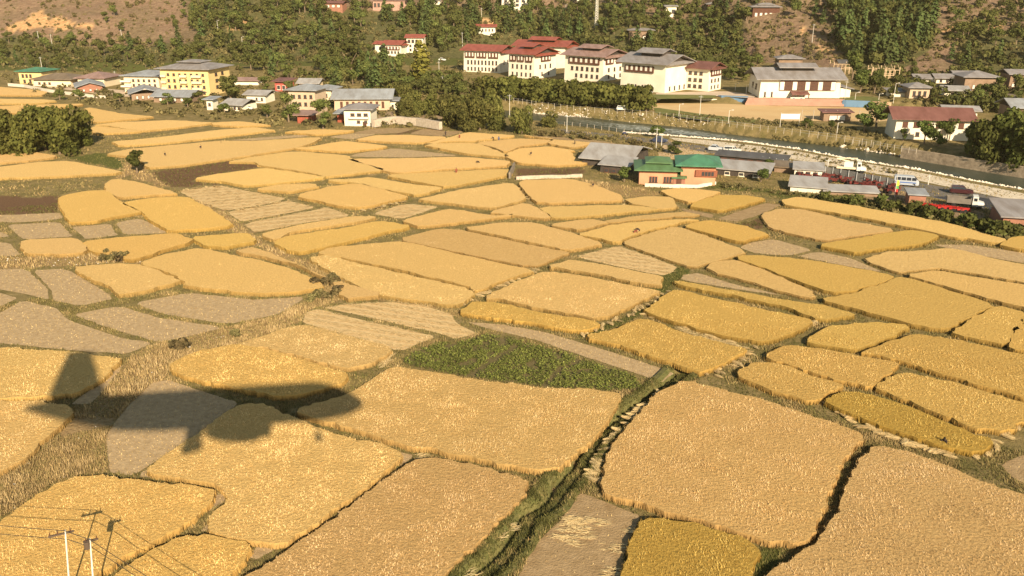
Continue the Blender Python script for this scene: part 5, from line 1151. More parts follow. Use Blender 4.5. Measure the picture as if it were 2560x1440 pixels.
# ------------------------------------------------------------------ the aircraft overhead, whose shadow falls on the fields
def aircraft():
    bank = R(AIR['bank']); L = 33.9
    hd = np.array([math.cos(AIR['yaw']), math.sin(AIR['yaw']), 0])
    e = empty('airliner', AIR['pos'], 0, 'twin engined airliner banking overhead that casts the dark shadow on the fields', 'aircraft')
    e.rotation_euler = (-bank, AIR['pitch'], AIR['yaw'])
    wht = mat('aircraft_white', (0.78, 0.78, 0.78), (0.75, 0.75, 0.75), .5, .35); gry = mat('aircraft_grey', (0.35, 0.36, 0.38), None, .5, .5); drk = mat('aircraft_rubber', (0.03, 0.03, 0.03), None, .5, .8)
    NX = AIR['nose']
    st = [(0, .08, -.55), (.5, .62, -.5), (1.3, 1.1, -.35), (2.6, 1.6, -.12), (4.2, 1.92, 0), (6, 1.98, 0), (20, 1.98, 0), (24, 1.85, .12), (28, 1.35, .5), (31, .85, .85), (33.2, .4, 1.05), (33.9, .15, 1.1)]
    m = MB(); m.loft([[(NX - s, r * math.cos(w), zc + r * math.sin(w) * 1.04) for w in np.linspace(0, 2 * math.pi, 25)[:-1]] for s, r, zc in st]); m.obj('fuselage', wht, e, True)
    def foil(name, root, tip, cr, ct, tr, tt, vertical=False, parent=e):
        m = MB(); rings = []
        for (p, c, t) in ((root, cr, tr), (tip, ct, tt)):
            pr = [(0, 0), (-.12, .5), (-.4, .5), (-1, .04), (-1, -.04), (-.4, -.4), (-.12, -.4)]
            rings.append([(p[0] + a * c, p[1] + (b * t if vertical else 0), p[2] + (0 if vertical else b * t)) for a, b in pr])
        m.loft(rings); return m.obj(name, wht, parent)
    for s in (1, -1):                                    # local +y is the aircraft's left
        foil('wing', (NX - 11.3, s * 1.2, -1.3), (NX - 19.2, s * 16.9, .1), 6.6, 1.5, .75, .2)
        foil('tailplane', (NX - 28.3, s * .5, .75), (NX - 31.4, s * 6.2, 1.25), 3.6, 1.4, .35, .15)
        fl = MB(); fl.loft([[(NX - 17.4, s * 1.9, -1.25), (NX - 19.3, s * 1.9, -2.0), (NX - 19.35, s * 1.9, -2.1), (NX - 17.4, s * 1.9, -1.45)], [(NX - 18.6, s * 11.5, -.45), (NX - 19.9, s * 11.5, -.95), (NX - 19.95, s * 11.5, -1.05), (NX - 18.6, s * 11.5, -.6)]]); fl.obj('flap', wht, e)
        n = MB(); n.loft([[(NX - 10.0 - a, s * 5.75 + r * math.cos(w), -2.25 + r * math.sin(w)) for w in np.linspace(0, 2 * math.pi, 17)[:-1]] for a, r in ((0, .95), (.3, 1.12), (1.6, 1.18), (3.2, 1.02), (4.4, .68), (5.0, .35))]); eo = n.obj('engine', gry, e, True)
        p = MB(); p.box(NX - 15.2, NX - 11.4, s * 5.75 - .16, s * 5.75 + .16, -1.4, -.85); p.obj('pylon', wht, eo)
        g = MB(); g.tube((NX - 16.5, s * 3.6, -1.0), (NX - 16.7, s * 3.8, -3.55), .22, .18); g.tube((NX - 16.5, s * 2.5, -1.6), (NX - 16.7, s * 3.7, -3.0), .1, .1); g.box(NX - 17.1, NX - 16.2, s * 4.15, s * 4.2, -3.0, -1.4); go = g.obj('main_gear', gry, e)
        for dy in (-.46, .46):
            w_ = MB(); w_.tube((NX - 16.7, s * 3.8 + dy - .2, -3.6), (NX - 16.7, s * 3.8 + dy + .2, -3.6), .58, .58, 14); w_.obj('wheel', drk, go)
    f = MB(); pr = [(0, 0), (-.15, .5), (-.4, .5), (-1, .05), (-1, -.05), (-.4, -.5), (-.15, -.5)]; rings = []
    for p, c, t in (((NX - 25.2, 0, 1.6), 6.6, .5), ((NX - 26.6, 0, 2.35), 5.5, .45), ((NX - 29.7, 0, 7.6), 2.6, .25)): rings.append([(p[0] + a * c, p[1] + b * t, p[2]) for a, b in pr])
    f.loft(rings); f.obj('tail_fin', wht, e)
    g = MB(); g.tube((NX - 5.1, 0, -1.6), (NX - 5.0, 0, -3.45), .12, .1); go = g.obj('nose_gear', gry, e)
    for dy in (-.25, .25):
        w_ = MB(); w_.tube((NX - 5, dy - .1, -3.55), (NX - 5, dy + .1, -3.55), .38, .38, 12); w_.obj('wheel', drk, go)
AIR = dict(bank=27.5, yaw=0.3747, pitch=0.1185, pos=tuple(np.array([1.01, -2.24, 43.0]) - SUN_DIR * 14.0), nose=9.72)
aircraft()
# ------------------------------------------------------------------ poles, wires, fences, walls
polem = mat('pale_pole', (.62, .57, .50), (.54, .49, .43), 1.0, .8); steel = mat('galvanised', (.38, .38, .38), (.32, .32, .32), 1.0, .6); wire_m = mat('wire', (.05, .045, .04), None, 1, .7)
def pole(px, py, ytop, label, group=None, lamp=True, r=.09, name='lamp_post', cat='lamp post'):
    P = hit(px, py); h = (py - ytop) * mpp(P) / .95; e = empty(name, P, random.uniform(-.4, .4), label, cat, group)
    m = MB(); m.tube((0, 0, -.3), (0, 0, h), r, r * .7, 7); m.obj('pole', polem, e)
    if lamp:
        a = MB(); a.tube((0, 0, h - .1), (.9, 0, h + .15), .05, .04, 5); a.obj('arm', polem, e); l = MB(); l.box(.7, 1.3, -.16, .16, h + .08, h + .24); l.obj('lamp_head', polem, e)
    else:
        a = MB(); a.box(-.7, .7, -.06, .06, h - .5, h - .38); a.obj('crossarm', steel, e)
fpost = mat('fence_post', (.40, .34, .27), (.33, .28, .22), 1.0, .9)
def fence_line(name, label, pts, spacing, h, z=None, rails=2, pm=fpost, pw=.055, cat='fence'):
    W_ = resample(np.array([unp(a, b, z) if z is not None else hit(a, b) for a, b in pts]), spacing, False)
    if z is None: W_[:, 2] = terrain(W_[:, 0], W_[:, 1])
    e = empty(name, W_[0], 0, label, cat); Q = W_ - W_[0]
    p = MB(); p.box(-pw, pw, -pw, pw, -.3, h); pme = p.mesh('post', pm)
    for q in Q: o = link('post', pme, e); o.location = q
    for k in range(rails):
        m = MB()
        for a, b in zip(Q[:-1], Q[1:]): m.tube(a + np.array([0, 0, h * (.45 + .45 * k)]), b + np.array([0, 0, h * (.45 + .45 * k)]), .025, .025, 3)
        m.obj('rail', steel, e)
    return e
def wall_line(name, label, pts, z, h, t, m, cat='wall', step=2.0):
    W_ = np.array([unp(a, b, z) for a, b in pts]); W_ = resample(W_, step, False); d = np.gradient(W_, axis=0)[:, :2]; d /= np.linalg.norm(d, axis=1)[:, None]; n_ = np.stack([-d[:, 1], d[:, 0]], 1); n_ = np.where(n_[:, 1:] < 0, -n_, n_)
    b = MB(); rings = []
    for p, q in zip(W_, n_):
        j = RNG.normal(0, .04); rings.append([(p[0], p[1], z - .8), (p[0], p[1], z + h + j), (p[0] + q[0] * t, p[1] + q[1] * t, z + h + j), (p[0] + q[0] * t, p[1] + q[1] * t, z - .8)])
    b.loft(rings); o = b.obj(name, m); return tag(o, label, cat)
stonem = mat('wall_stone', (.50, .42, .33), (.36, .29, .22), 1.6, .95, .8, 3.0); revet = mat('revetment', (.36, .28, .20), (.19, .145, .10), 1.1, .95, .8, 2.5); cement = mat('cement', (.66, .58, .48), (.58, .5, .41), .5, .9)
def outdoors():
    # the pole pair with its wires in the lower left corner
    S_ = unp(238, 1278, .9); d = -SUN_DIR
    def solve(s, t):
        S = unp(*s, .9); b = ray(*t); w_ = S - np.array([0, 0, CAMH]); A_ = np.array([[d @ d, -d @ b], [d @ b, -b @ b]]); x = np.linalg.solve(A_, [-d @ w_, -b @ w_]); return np.array([0, 0, CAMH]) + b * x[1]
    tops = [solve((238, 1278), (163, 1325)), solve((283, 1298), (225, 1346))]
    zt = min(t[2] for t in tops) ; ends = []
    for k, (t, lab) in enumerate(zip(tops, ('slim white power pole in the lower left corner, the left of the pair', 'white power pole with a dark transformer can, the right of the lower left pair'))):
        e = empty('power_pole', (t[0], t[1], 0), R(25), lab, 'power pole'); H_ = t[2]
        m = MB(); fb_ = Vector(e.matrix_basis.inverted() @ Vector(tuple(unp(*((177, 1510), (238, 1520))[k])))); m.tube(fb_, (0, 0, H_), .07, .05, 8); m.obj('pole', polem, e)
        c = MB(); c.box(-1.1, .5, -.06, .06, H_ - .3, H_ - .18) if k == 0 else c.box(-.4, .5, -.06, .06, H_ - .25, H_ - .13); c.obj('crossarm', mat('brown_steel', (.10, .07, .05)), e)
        for x in ((-1.0, -.5, .3) if k == 0 else (-.3, .4)):
            i_ = MB(); i_.tube((x, 0, H_ - .18), (x, 0, H_ + .08), .05, .035, 6); i_.obj('insulator', mat('porcelain', (.10, .05, .035), None, 1, .3), e)
        if k == 1:
            g = MB(); g.tube((-.25, 0, H_ - .75), (-.25, 0, H_ - .15), .22, .22, 10); g.obj('transformer', mat('brown_steel', (.10, .07, .05)), e)
        ends.append(np.array([t[0], t[1], H_]))
    dirw = (ends[1] - ends[0]); dirw[2] = 0; dirw /= np.linalg.norm(dirw)
    A0 = ends[0] + np.array([-40, 8, .6]); B0 = ends[1] + np.array([30, -19, -.2])
    for off, zoff, lab in ((-.5, .05, 'upper dark wire sagging between the lower left poles'), (.3, -.85, 'lower dark wire sagging between the lower left poles')):
        m = MB(); pts = [A0 + np.array([0, 0, zoff]), ends[0] + np.array([0, off * .3, zoff]), ends[1] + np.array([0, off * .3, zoff]), B0 + np.array([0, 0, zoff])]
        for a, b in zip(pts[:-1], pts[1:]):
            L_ = np.linalg.norm(b - a); n = max(2, int(L_ / 3)); pr = a
            for i in range(1, n + 1):
                u = i / n; p = a + (b - a) * u; p = p - np.array([0, 0, .0022 * L_ * L_ * u * (1 - u) / 1.0]); m.tube(pr, p, .022, .022, 4); pr = p
        tag(m.obj('power_wire', wire_m), lab, 'wire')
    G = 'slim pale lamp post by the sports ground or the river road'
    for px, py, yt, lp, lab in ((1417, 330, 290, 0, 'pale pole beside the river road left of the fence'), (1274, 296, 240, 0, 'tall pale pole between two willows'), (1074, 281, 257, 0, 'short pale pole on the terrace right of the beige hall'), (1640, 372, 322, 0, 'tall grey pole by the parked dark car, the left of two'), (1653, 373, 336, 0, 'shorter grey pole by the parked dark car, the right of two'),
                                (1697, 292, 263, 1, 'lamp post on the river bank left of the sports ground'), (1749, 290, 242, 0, 'tall mast at the left end of the sports ground'), (1821, 306, 278, 1, 'lamp post on the river bank in front of the sports ground'), (2092, 334, 308, 1, 'lamp post on the river bank before the red roofed stand'), (2233, 256, 212, 1, 'tall mast at the right end of the sports ground'),
                                (2196, 254, 236, 1, 'short lamp post right of the blue seating'), (2112, 246, 205, 0, 'white pole at the corner of the sports hall annex'), (2137, 252, 233, 1, 'lamp post on the lawn right of the sports hall'), (1865, 236, 214, 1, 'lamp post left of the sports hall, the left of a pair'), (1880, 238, 216, 1, 'lamp post left of the sports hall, the right of a pair'),
                                (1838, 226, 210, 1, 'lamp post on the school forecourt'), (2067, 434, 398, 0, 'leaning pale pole by the road fence'), (2320, 462, 436, 0, 'slim pole between the road and the white stones'), (1830, 385, 362, 0, 'thin pole beside the white car on the road'), (1107, 220, 192, 0, 'thin pole below the red school roof'), (1098, 188, 156, 0, 'thin pole on the slope left of the school'),
                                (545, 76, 54, 1, 'lamp post high on the slope at the upper left'), (443, 110, 88, 1, 'lamp post on the slope left of the wood'), (606, 112, 94, 1, 'lamp post in the wood at the upper left'), (305, 97, 76, 0, 'pole at the foot of the brown slope'), (98, 106, 80, 0, 'left of two pale poles under the orange scar'), (131, 116, 88, 0, 'right of two pale poles under the orange scar'), (106, 176, 145, 0, 'pole behind the green roofed house'), (290, 208, 180, 0, 'pole between the pink roofed house and the white apartments'),
                                (1156, 116, 84, 0, 'thin pole above the left school wing'), (1204, 44, 22, 0, 'thin pole in the pine wood'), (2030, 106, 64, 0, 'tall bare pole on the brown mound'), (2062, 36, 8, 0, 'bare pole near the top edge on the right slope'), (900, 32, 10, 0, 'pole left of the pinkish building at the top'), (1414, 44, 14, 1, 'lamp post under the white block at the top edge')):
        pole(px, py, yt, lab, None, bool(lp), .10 if py > 200 else .13, 'lamp_post' if lp else 'utility_pole', 'lamp post' if lp else 'pole')
    # lattice mast
    P = hit(1490, 70); e = empty('lattice_mast', P, .3, 'white lattice telecom mast rising out of the top edge', 'mast'); H_ = 20
    lw = mat('mast_white', (.75, .7, .62), None, 1, .7)
    for sx in (-1, 1):
        for sy in (-1, 1):
            m = MB(); m.tube((sx * .9, sy * .9, -1), (sx * .5, sy * .5, H_), .13, .1, 5); m.obj('leg', lw, e)
    for k in range(14):
        z0, z1 = k * H_ / 14, (k + 1) * H_ / 14; a0, a1 = .9 - .4 * k / 14, .9 - .4 * (k + 1) / 14; m = MB()
        for (x0, y0, x1, y1) in ((-1, -1, 1, -1), (1, -1, 1, 1), (1, 1, -1, 1), (-1, 1, -1, -1)): m.tube((x0 * a0, y0 * a0, z0), (x1 * a1, y1 * a1, z1), .08, .08, 4); m.tube((x0 * a1, y0 * a1, z1), (x1 * a1, y1 * a1, z1), .07, .07, 4)
        m.obj('brace', lw, e)
    # fences and walls
    fence_line('river_fence', 'post fence along the top of the far river bank', [(1232, 246), (1340, 264), (1450, 277), (1600, 287), (1700, 298), (1900, 325), (2000, 337), (2090, 349), (2200, 368)], 2.6, 1.5, z=1.5)
    fence_line('road_fence', 'post fence between the road and the river', [(1392, 313), (1450, 318), (1560, 333), (1640, 340)], 2.6, 1.3, z=0.0)
    fence_line('net_fence', 'white pole fence behind the sports ground stand', [(2003, 300), (2120, 302), (2250, 304)], 3.2, 3.2, z=1.5, pw=.08)
    fence_line('bank_fence', 'short white posts on top of the river wall below the maroon roofed block', [(2130, 360), (2200, 368), (2290, 382)], 2.0, 1.2, z=1.5)
    wall_line('river_wall', 'tall stone wall along the far river bank on the right', [(2250, 395), (2306, 404), (2420, 423), (2560, 446), (2720, 474)], WATER, 2.7, .7, revet)
    wall_line('field_wall', 'low pale stone wall below the brown walled plot', [(1291, 450), (1330, 448), (1400, 446), (1456, 444)], 0, .8, .5, stonem)
    wall_line('house_wall', 'low pale stone wall in front of the pink houses', [(1612, 467), (1680, 470), (1745, 470), (1790, 462)], 0, .7, .5, cement)
    wall_line('gate_wall', 'short dark wall end at the corner of the brown walled plot', [(1276, 447), (1284, 430), (1288, 420)], 0, 1.4, .4, mat('old_wall', (.17, .14, .11), (.25, .2, .15), 1.2))
    wall_line('rubble_wall', 'pale rubble retaining wall right of the white balcony house', [(936, 312), (985, 303), (1040, 308), (1098, 318)], 0 + 1.0, 1.5, 1.2, stonem)
    wall_line('ground_wall', 'low white wall at the left end of the sports ground', [(1632, 256), (1660, 253), (1792, 256)], 1.5, 1.2, .5, white)
    wall_line('courtyard_wall', 'pale low wall between the upper left terraces and the houses', [(20, 214), (60, 217), (118, 229), (200, 240), (262, 246)], .2, 1.0, .4, cement)
    e = empty('road_screen', (0, 0, 0), 0, 'grey sheet metal fence between the road and the machine yard', 'fence')
    W_ = resample(np.array([unp(a, b, 0) for a, b in [(1905, 412), (1990, 424), (2080, 440), (2160, 456), (2235, 470)]]), 1.9, False); sh = mat('sheet_metal', (.22, .205, .19), (.17, .16, .15), .8, .6)
    for a, b in zip(W_[:-1], W_[1:]):
        d_ = (b - a); n_ = np.array([-d_[1], d_[0], 0]) / np.linalg.norm(d_); m = MB(); z = RNG.uniform(1.75, 1.95); b = a + d_ * .97
        m.loft([[a, a + np.array([0, 0, z]), a + np.array([0, 0, z]) + n_ * .06, a + n_ * .06], [b, b + np.array([0, 0, z]), b + np.array([0, 0, z]) + n_ * .06, b + n_ * .06]]); m.obj('panel', sh, e)
        m = MB(); m.box(a[0] - .06, a[0] + .06, a[1] - .12, a[1] - .02, -.2, 2.05); m.obj('post', steel, e)
    # stands of the sports ground
    def seats(name, label, poly_top, poly_bot, m, n=4):
        a0, a1 = unp(*poly_top[0], 3.5), unp(*poly_top[1], 3.5); b0, b1 = unp(*poly_bot[0], 1.5), unp(*poly_bot[1], 1.5); e = empty(name, (0, 0, 0), 0, label, 'seating')
        for k in range(n):
            q = MB(); t0, t1 = k / n, (k + 1) / n; l0, l1 = b0 + (a0 - b0) * t0, b1 + (a1 - b1) * t0; u0, u1 = b0 + (a0 - b0) * t1 + np.array([0, .6, 0]), b1 + (a1 - b1) * t1 + np.array([0, .6, 0]); z = 1.5 + 2.0 * t1 + .25
            q.add([(l0[0], l0[1] - .5, 1.2), (l1[0], l1[1] - .5, 1.2), (l1[0], l1[1] - .5, z), (l0[0], l0[1] - .5, z), (u0[0], u0[1], 1.2), (u1[0], u1[1], 1.2), (u1[0], u1[1], z), (u0[0], u0[1], z)], [(0, 1, 2, 3), (3, 2, 6, 7), (4, 7, 6, 5), (0, 3, 7, 4), (1, 5, 6, 2), (0, 4, 5, 1)]); q.obj('step', m, e)
    seats('seating_steps', 'pink stepped seating below the sports hall', ((1870, 246), (2110, 250)), ((1862, 262), (2112, 266)), mat('pink_steps', (.42, .23, .17), (.34, .19, .14), .5), 4)
    seats('seating_steps', 'blue stepped seating left of the sports hall', ((1796, 240), (1872, 243)), ((1822, 256), (1858, 258)), mat('blue_steps', (.13, .22, .33), (.11, .19, .29), .5), 4)
    seats('seating_steps', 'blue stepped seating right of the sports hall', ((2108, 252), (2178, 255)), ((2130, 265), (2158, 266)), mat('blue_steps', (.13, .22, .33)), 4)
    seats('seating_steps', 'pinkish stepped seating at the right end of the sports ground', ((2178, 256), (2230, 259)), ((2160, 266), (2220, 268)), mat('sand_steps', (.5, .35, .22), (.44, .3, .19), .5), 3)
    # scoreboard, white screen, red roofed stand
    P = hit(1992, 262); k = mpp(P); e = empty('scoreboard', P, R(-4), 'white board with blue ovals on a post before the sports hall', 'scoreboard'); bw, z0, z1 = 35 * k, 0.2, 2.6
    m = MB(); m.box(-bw / 2, bw / 2, -.1, .1, z0 + .4, z1); m.obj('board', white, e)
    for sx in (-1, 1):
        m = MB(); m.tube((sx * bw * .26, -.16, (z0 + .4 + z1) / 2), (sx * bw * .26, -.1, (z0 + .4 + z1) / 2), .8, .8, 16); m.obj('blue_oval', mat('sign_blue', (.03, .10, .36), None, 1, .6), e)
        m = MB(); m.box(sx * bw * .45 - .08, sx * bw * .45 + .08, -.08, .08, -.5, z1); m.obj('post', steel, e)
    P = hit(1973, 318); k = mpp(P); e = empty('screen', P, R(-3), 'pale translucent screen board on thin poles beside the river', 'screen'); bw = 46 * k
    for x in (-bw / 2, bw / 2): m = MB(); m.tube((x, 0, -.4), (x, 0, 36 * k), .08, .07, 6); m.obj('post', polem, e)
    m = MB(); m.box(-bw / 2, bw / 2, -.05, .05, 20 * k, 33 * k); m.obj('board', mat('pale_blue_board', (.52, .58, .62), (.46, .52, .57), .8), e)
    building('stand', 'open stand with a flat maroon roof beside the sports ground', 2058, 303, 'FL', -3, 66, 4, 20, 'shed', .4, .8, mud, 'maroon', ((.4, .6, 2, .3, 'panel', .2, .8),), cat='stand', attic=False, taper=1.0)
    # two goal frames
    for px, py, wpx, lab in ((1990, 322, 0, ''), ):
        pass
    # stones of the river bank
    rng = np.random.default_rng(5); VV, FF = [], []; base = 0
    ico = np.array([(0, 0, 1), (.9, 0, .35), (.28, .85, .4), (-.73, .53, .35), (-.73, -.53, .4), (.28, -.85, .35), (0, 0, -.6)]); icf = np.array([(0, 1, 2), (0, 2, 3), (0, 3, 4), (0, 4, 5), (0, 5, 1), (6, 2, 1), (6, 3, 2), (6, 4, 3), (6, 5, 4), (6, 1, 5)])
    def stones(pts, n, smin, smax):
        nonlocal base
        c = 0
        while c < n:
            X, Y = pts(rng); s = smin + (smax - smin) * rng.random() ** 2.5; a = rng.uniform(0, 6.28); z = float(terrain(X, Y))
            v = ico * rng.uniform(.7, 1.3, (7, 1)) * s * np.array([1, rng.uniform(.6, 1), rng.uniform(.5, .9)]); v = np.column_stack([v[:, 0] * math.cos(a) - v[:, 1] * math.sin(a), v[:, 0] * math.sin(a) + v[:, 1] * math.cos(a), v[:, 2]]) + np.array([X, Y, z + s * .12])
            VV.append(v); FF.append(icf + base); base += 7; c += 1
    def nb(r):
        x = r.uniform(34, 175); return x, y_near(x) - r.uniform(-.3, 6.5 + 3.5 * vnoise(np.array([x / 9]), np.array([2.]))[0])
    stones(nb, 5000, .18, .75)
    def fb(r):
        x = r.uniform(5, 62); return x, y_far(x) + r.uniform(-1.6, 2.4)
    stones(fb, 420, .12, .45)
    def fb2(r):
        x = r.uniform(92, 175); return x, y_far(x) + r.uniform(-2.6, .3)
    stones(fb2, 900, .25, .9)
    def lb(r):
        x = r.uniform(6, 26); return x, y_far(x) + r.uniform(-2.5, .8)
    stones(lb, 700, .2, .6)
    tag(link('river_stones', np_mesh('river_stones', np.vstack(VV), np.vstack(FF), [mat('pale_stone', (.74, .65, .53), (.56, .47, .37), .7, .9)])), 'pale boulders heaped along both river banks', 'stones', kind='stuff')
    VV.clear(); FF.clear(); base = 0
    brush = [np.array([unp(*q) for q in p]) for p in BRUSH[:2]]
    def br(r):
        while True:
            p = r.choice(2); lo, hi = brush[p][:, :2].min(0), brush[p][:, :2].max(0); q = r.uniform(lo, hi)
            if q[1] > 45 and pip(q[None], brush[p])[0]: return q[0], q[1]
    stones(br, 90, .07, .2)
    tag(link('white_stones', np_mesh('white_stones', np.vstack(VV), np.vstack(FF), [mat('white_stone', (.75, .68, .6), (.6, .53, .45), 2, .9)])), 'small white stones strewn in the dry brush strips', 'stones', kind='stuff')
outdoors()

# ------------------------------------------------------------------ vehicles
tyre = mat('tyre', (.025, .025, .025), None, 1, .9); vglass = mat('vehicle_glass', (.03, .035, .045), None, 1, .15, spec=.6)
def wheels(e, xs_, y, r, w=.22):
    m = MB(); m.tube((0, -w / 2, 0), (0, w / 2, 0), r, r, 12); me = m.mesh('wheel', tyre)
    for x in xs_:
        for s in (-1, 1): o = link('wheel', me, e); o.location = (x, s * y, r)
def paint(nm, c): return mat(nm, c, c, 1, .3, spec=.5)
def car(px, py, yaw, label, pm, L=4.4, W=1.75, H=1.6, cat='car', name='parked_car', kind='car'):
    P = hit(px, py); e = empty(name, (P[0], P[1], max(P[2], 0) + .03), R(yaw), label, cat)
    a = L / 2; b = MB()
    b.loft([[(x, -W / 2 * k, z0), (x, W / 2 * k, z0), (x, W / 2 * k, z1), (x, W / 2 * k * .9, z1 + .06), (x, -W / 2 * k * .9, z1 + .06), (x, -W / 2 * k, z1)] for x, k, z0, z1 in ((-a, .88, .42, .86), (-a + .25, 1, .28, .98), (-.2, 1, .26, .98), (a - .8, 1, .26, .92), (a - .15, .95, .3, .80), (a, .85, .4, .70))]); b.obj('body', pm, e)
    c0, c1, c2, c3 = ((-a + .12, -a + .35, a - 1.9, a - 1.15) if kind == 'suv' else (-a + .35, -a + .95, a - 2.0, a - 1.2)); c = MB()
    c.loft([[(c0, -W * .45, .98), (c0, W * .45, .98), (c3, W * .45, .95), (c3, -W * .45, .95)], [(c1, -W * .39, H), (c1, W * .39, H), (c2, W * .39, H), (c2, -W * .39, H)]]); c.obj('cabin', pm, e)
    g = MB()
    for s in (-1, 1):
        f = lambda x, z: (x, s * (W * .45 - (z - .97) / (H - .97) * W * .06 + .012), z)
        zt = H - .12; k = (zt - .97) / (H - .97); k0 = .1 / (H - .97)
        g.add([f(c0 + .12 + (c1 - c0) * k0, 1.05), f(c3 - .12 + (c2 - c3) * k0, 1.05), f(c2 + (c3 - c2) * (1 - k) - .12, zt), f(c1 + (c0 - c1) * (1 - k) + .12, zt)], [(0, 1, 2, 3)])
    for x0, x1 in ((c0, c1), (c3, c2)):
        s = -1 if x0 < 0 else 1; g.add([(x0 + s * .015 + (x1 - x0) * .1, -W * .4, 1.03), (x0 + s * .015 + (x1 - x0) * .1, W * .4, 1.03), (x0 + s * .015 + (x1 - x0) * .85, W * .36, H - .09), (x0 + s * .015 + (x1 - x0) * .85, -W * .36, H - .09)], [(0, 1, 2, 3)])
    g.obj('window', vglass, e)
    for s in (-1, 1):
        l = MB(); l.box(a - .12, a + .01, s * W * .33 - .16, s * W * .33 + .16, .62, .76); l.obj('headlight', panel, e)
    wheels(e, (-a + .85, a - .85), W / 2 - .12, .33); return e
WHT = paint('car_white', (.62, .60, .55)); 
def traffic():
    car(2402, 484, -22, 'maroon estate car driving on the road at the right', paint('car_maroon', (.05, .014, .016)), 4.5, 1.8, 1.65, kind='suv', name='moving_car')
    car(1650, 356, -25, 'dark blue car parked by the two grey poles', paint('car_blue', (.04, .05, .09)), 4.2)
    car(1789, 377, -24, 'silver hatchback on the road left of the white car', paint('car_silver', (.45, .46, .48)), 3.9)
    car(1830, 381, -24, 'white car on the road beside the thin pole', WHT, 4.6, kind='suv')
    car(1559, 276, -6, 'white pickup under the river avenue trees', WHT, 4.8, kind='suv')
    car(1400, 258, -6, 'white car half hidden at the left of the river avenue', WHT, 4.2)
    car(620, 274, -10, 'white car beside the small white bungalow', WHT, 4.0)
    car(672, 236, -14, 'white car parked left of the red shop', WHT, 4.4); car(672, 245, -14, 'dark silver car parked in front of the white one by the red shop', paint('car_grey', (.22, .22, .23)), 4.2)
    car(1595, 232, -20, 'white car in front of the tall white hall', WHT, 4.3); car(1583, 229, -20, 'dark car left of the white one before the tall hall', paint('car_black', (.03, .03, .035)), 4.2); car(1618, 234, -20, 'grey car right of the white one before the tall hall', paint('car_grey', (.22, .22, .23)), 4.2)
    car(1106, 152, -8, 'white car on the slope left of the school', WHT, 4.0)
    # minibus
    P = hit(2264, 464); e = empty('minibus', (P[0], P[1], .03), R(-20), 'silver minibus with blue stripes on the road left of the maroon car', 'minibus'); sv = paint('bus_silver', (.36, .38, .42)); L, W, H = 5.0, 1.8, 2.2
    b = MB(); b.loft([[(x, -W / 2 * k, z0), (x, W / 2 * k, z0), (x, W / 2 * k * .9, z1), (x, -W / 2 * k * .9, z1)] for x, k, z0, z1 in ((-L / 2, .95, .4, H - .1), (-L / 2 + .3, 1, .3, H), (L / 2 - 1.1, 1, .3, H), (L / 2 - .25, .97, .32, 1.35), (L / 2, .9, .4, 1.1))]); b.obj('body', sv, e)
    for s in (-1, 1):
        for k in range(4):
            g = MB(); x = -L / 2 + .35 + k * 1.05; g.add([(x, s * (W / 2 * .965), 1.3), (x + .9, s * (W / 2 * .965), 1.3), (x + .9, s * (W / 2 * .925), 1.95), (x, s * (W / 2 * .925), 1.95)], [(0, 1, 2, 3)]); g.obj('window', vglass, e)
        g = MB(); g.box(-L / 2 + .3, L / 2 - .6, s * W / 2 * .985 - .02, s * W / 2 * .985 + .02, .75, .95); g.obj('stripe', paint('bus_blue', (.05, .12, .35)), e)
    g = MB(); g.add([(L / 2 - .98, -.8, H - .1), (L / 2 - .98, .8, H - .1), (L / 2 - .22, .85, 1.42), (L / 2 - .22, -.85, 1.42)], [(0, 1, 2, 3)]); g.obj('windscreen', vglass, e)
    g = MB(); g.add([(-L / 2 - .01, -.75, 1.4), (-L / 2 - .01, .75, 1.4), (-L / 2 - .01, .7, 2.05), (-L / 2 - .01, -.7, 2.05)], [(0, 1, 2, 3)]); g.obj('rear_window', vglass, e); wheels(e, (-L / 2 + 1.0, L / 2 - 1.0), W / 2 - .12, .36)
    # trucks
    def truck(px, py, yaw, label, crane=False):
        P = hit(px, py); e = empty('truck', (P[0], P[1], .03), R(yaw), label, 'truck'); W = 2.3
        c = MB(); c.box(-3.2, 3.2, -.5, .5, .55, .85); c.obj('chassis', tyre, e)
        b = MB(); b.box(1.2, 2.2, -W / 2, W / 2, .7, 2.55, .94); cab = b.obj('cab', WHT, e); b = MB(); b.loft([[(2.15, -.95, .75), (2.15, .95, .75), (2.15, .9, 1.6), (2.15, -.9, 1.6)], [(3.3, -.85, .75), (3.3, .85, .75), (3.3, .75, 1.35), (3.3, -.75, 1.35)]]); b.obj('bonnet', WHT, e)
        g = MB(); g.box(2.12, 2.2, -.9, .9, 1.7, 2.35); g.obj('windscreen', vglass, cab)
        for s in (-1, 1): g = MB(); g.box(1.4, 2.0, s * W / 2 * .955 - .03, s * W / 2 * .955 + .03, 1.65, 2.25); g.obj('window', vglass, cab); l = MB(); l.box(3.28, 3.34, s * .6 - .14, s * .6 + .14, 1.0, 1.2); l.obj('headlight', panel, e); f = MB(); f.box(2.1, 3.1, s * 1.12 - .16, s * 1.12 + .16, .78, .95); f.obj('mudguard', WHT, e)
        if not crane:
            t = MB(); gy = mat('tipper_grey', (.14, .12, .10), (.2, .17, .14), 1.2, .7)
            for x0, x1, y0, y1, z0, z1 in ((-3.3, 1.0, -W / 2, W / 2, .95, 1.1), (-3.3, 1.0, -W / 2, -W / 2 + .1, 1.1, 2.0), (-3.3, 1.0, W / 2 - .1, W / 2, 1.1, 2.0), (.88, 1.0, -W / 2 + .1, W / 2 - .1, 1.1, 2.2), (-3.3, -3.2, -W / 2 + .1, W / 2 - .1, 1.1, 1.9)): t.box(x0, x1, y0, y1, z0, z1)
            t.obj('tipper_bed', gy, e)
        else:
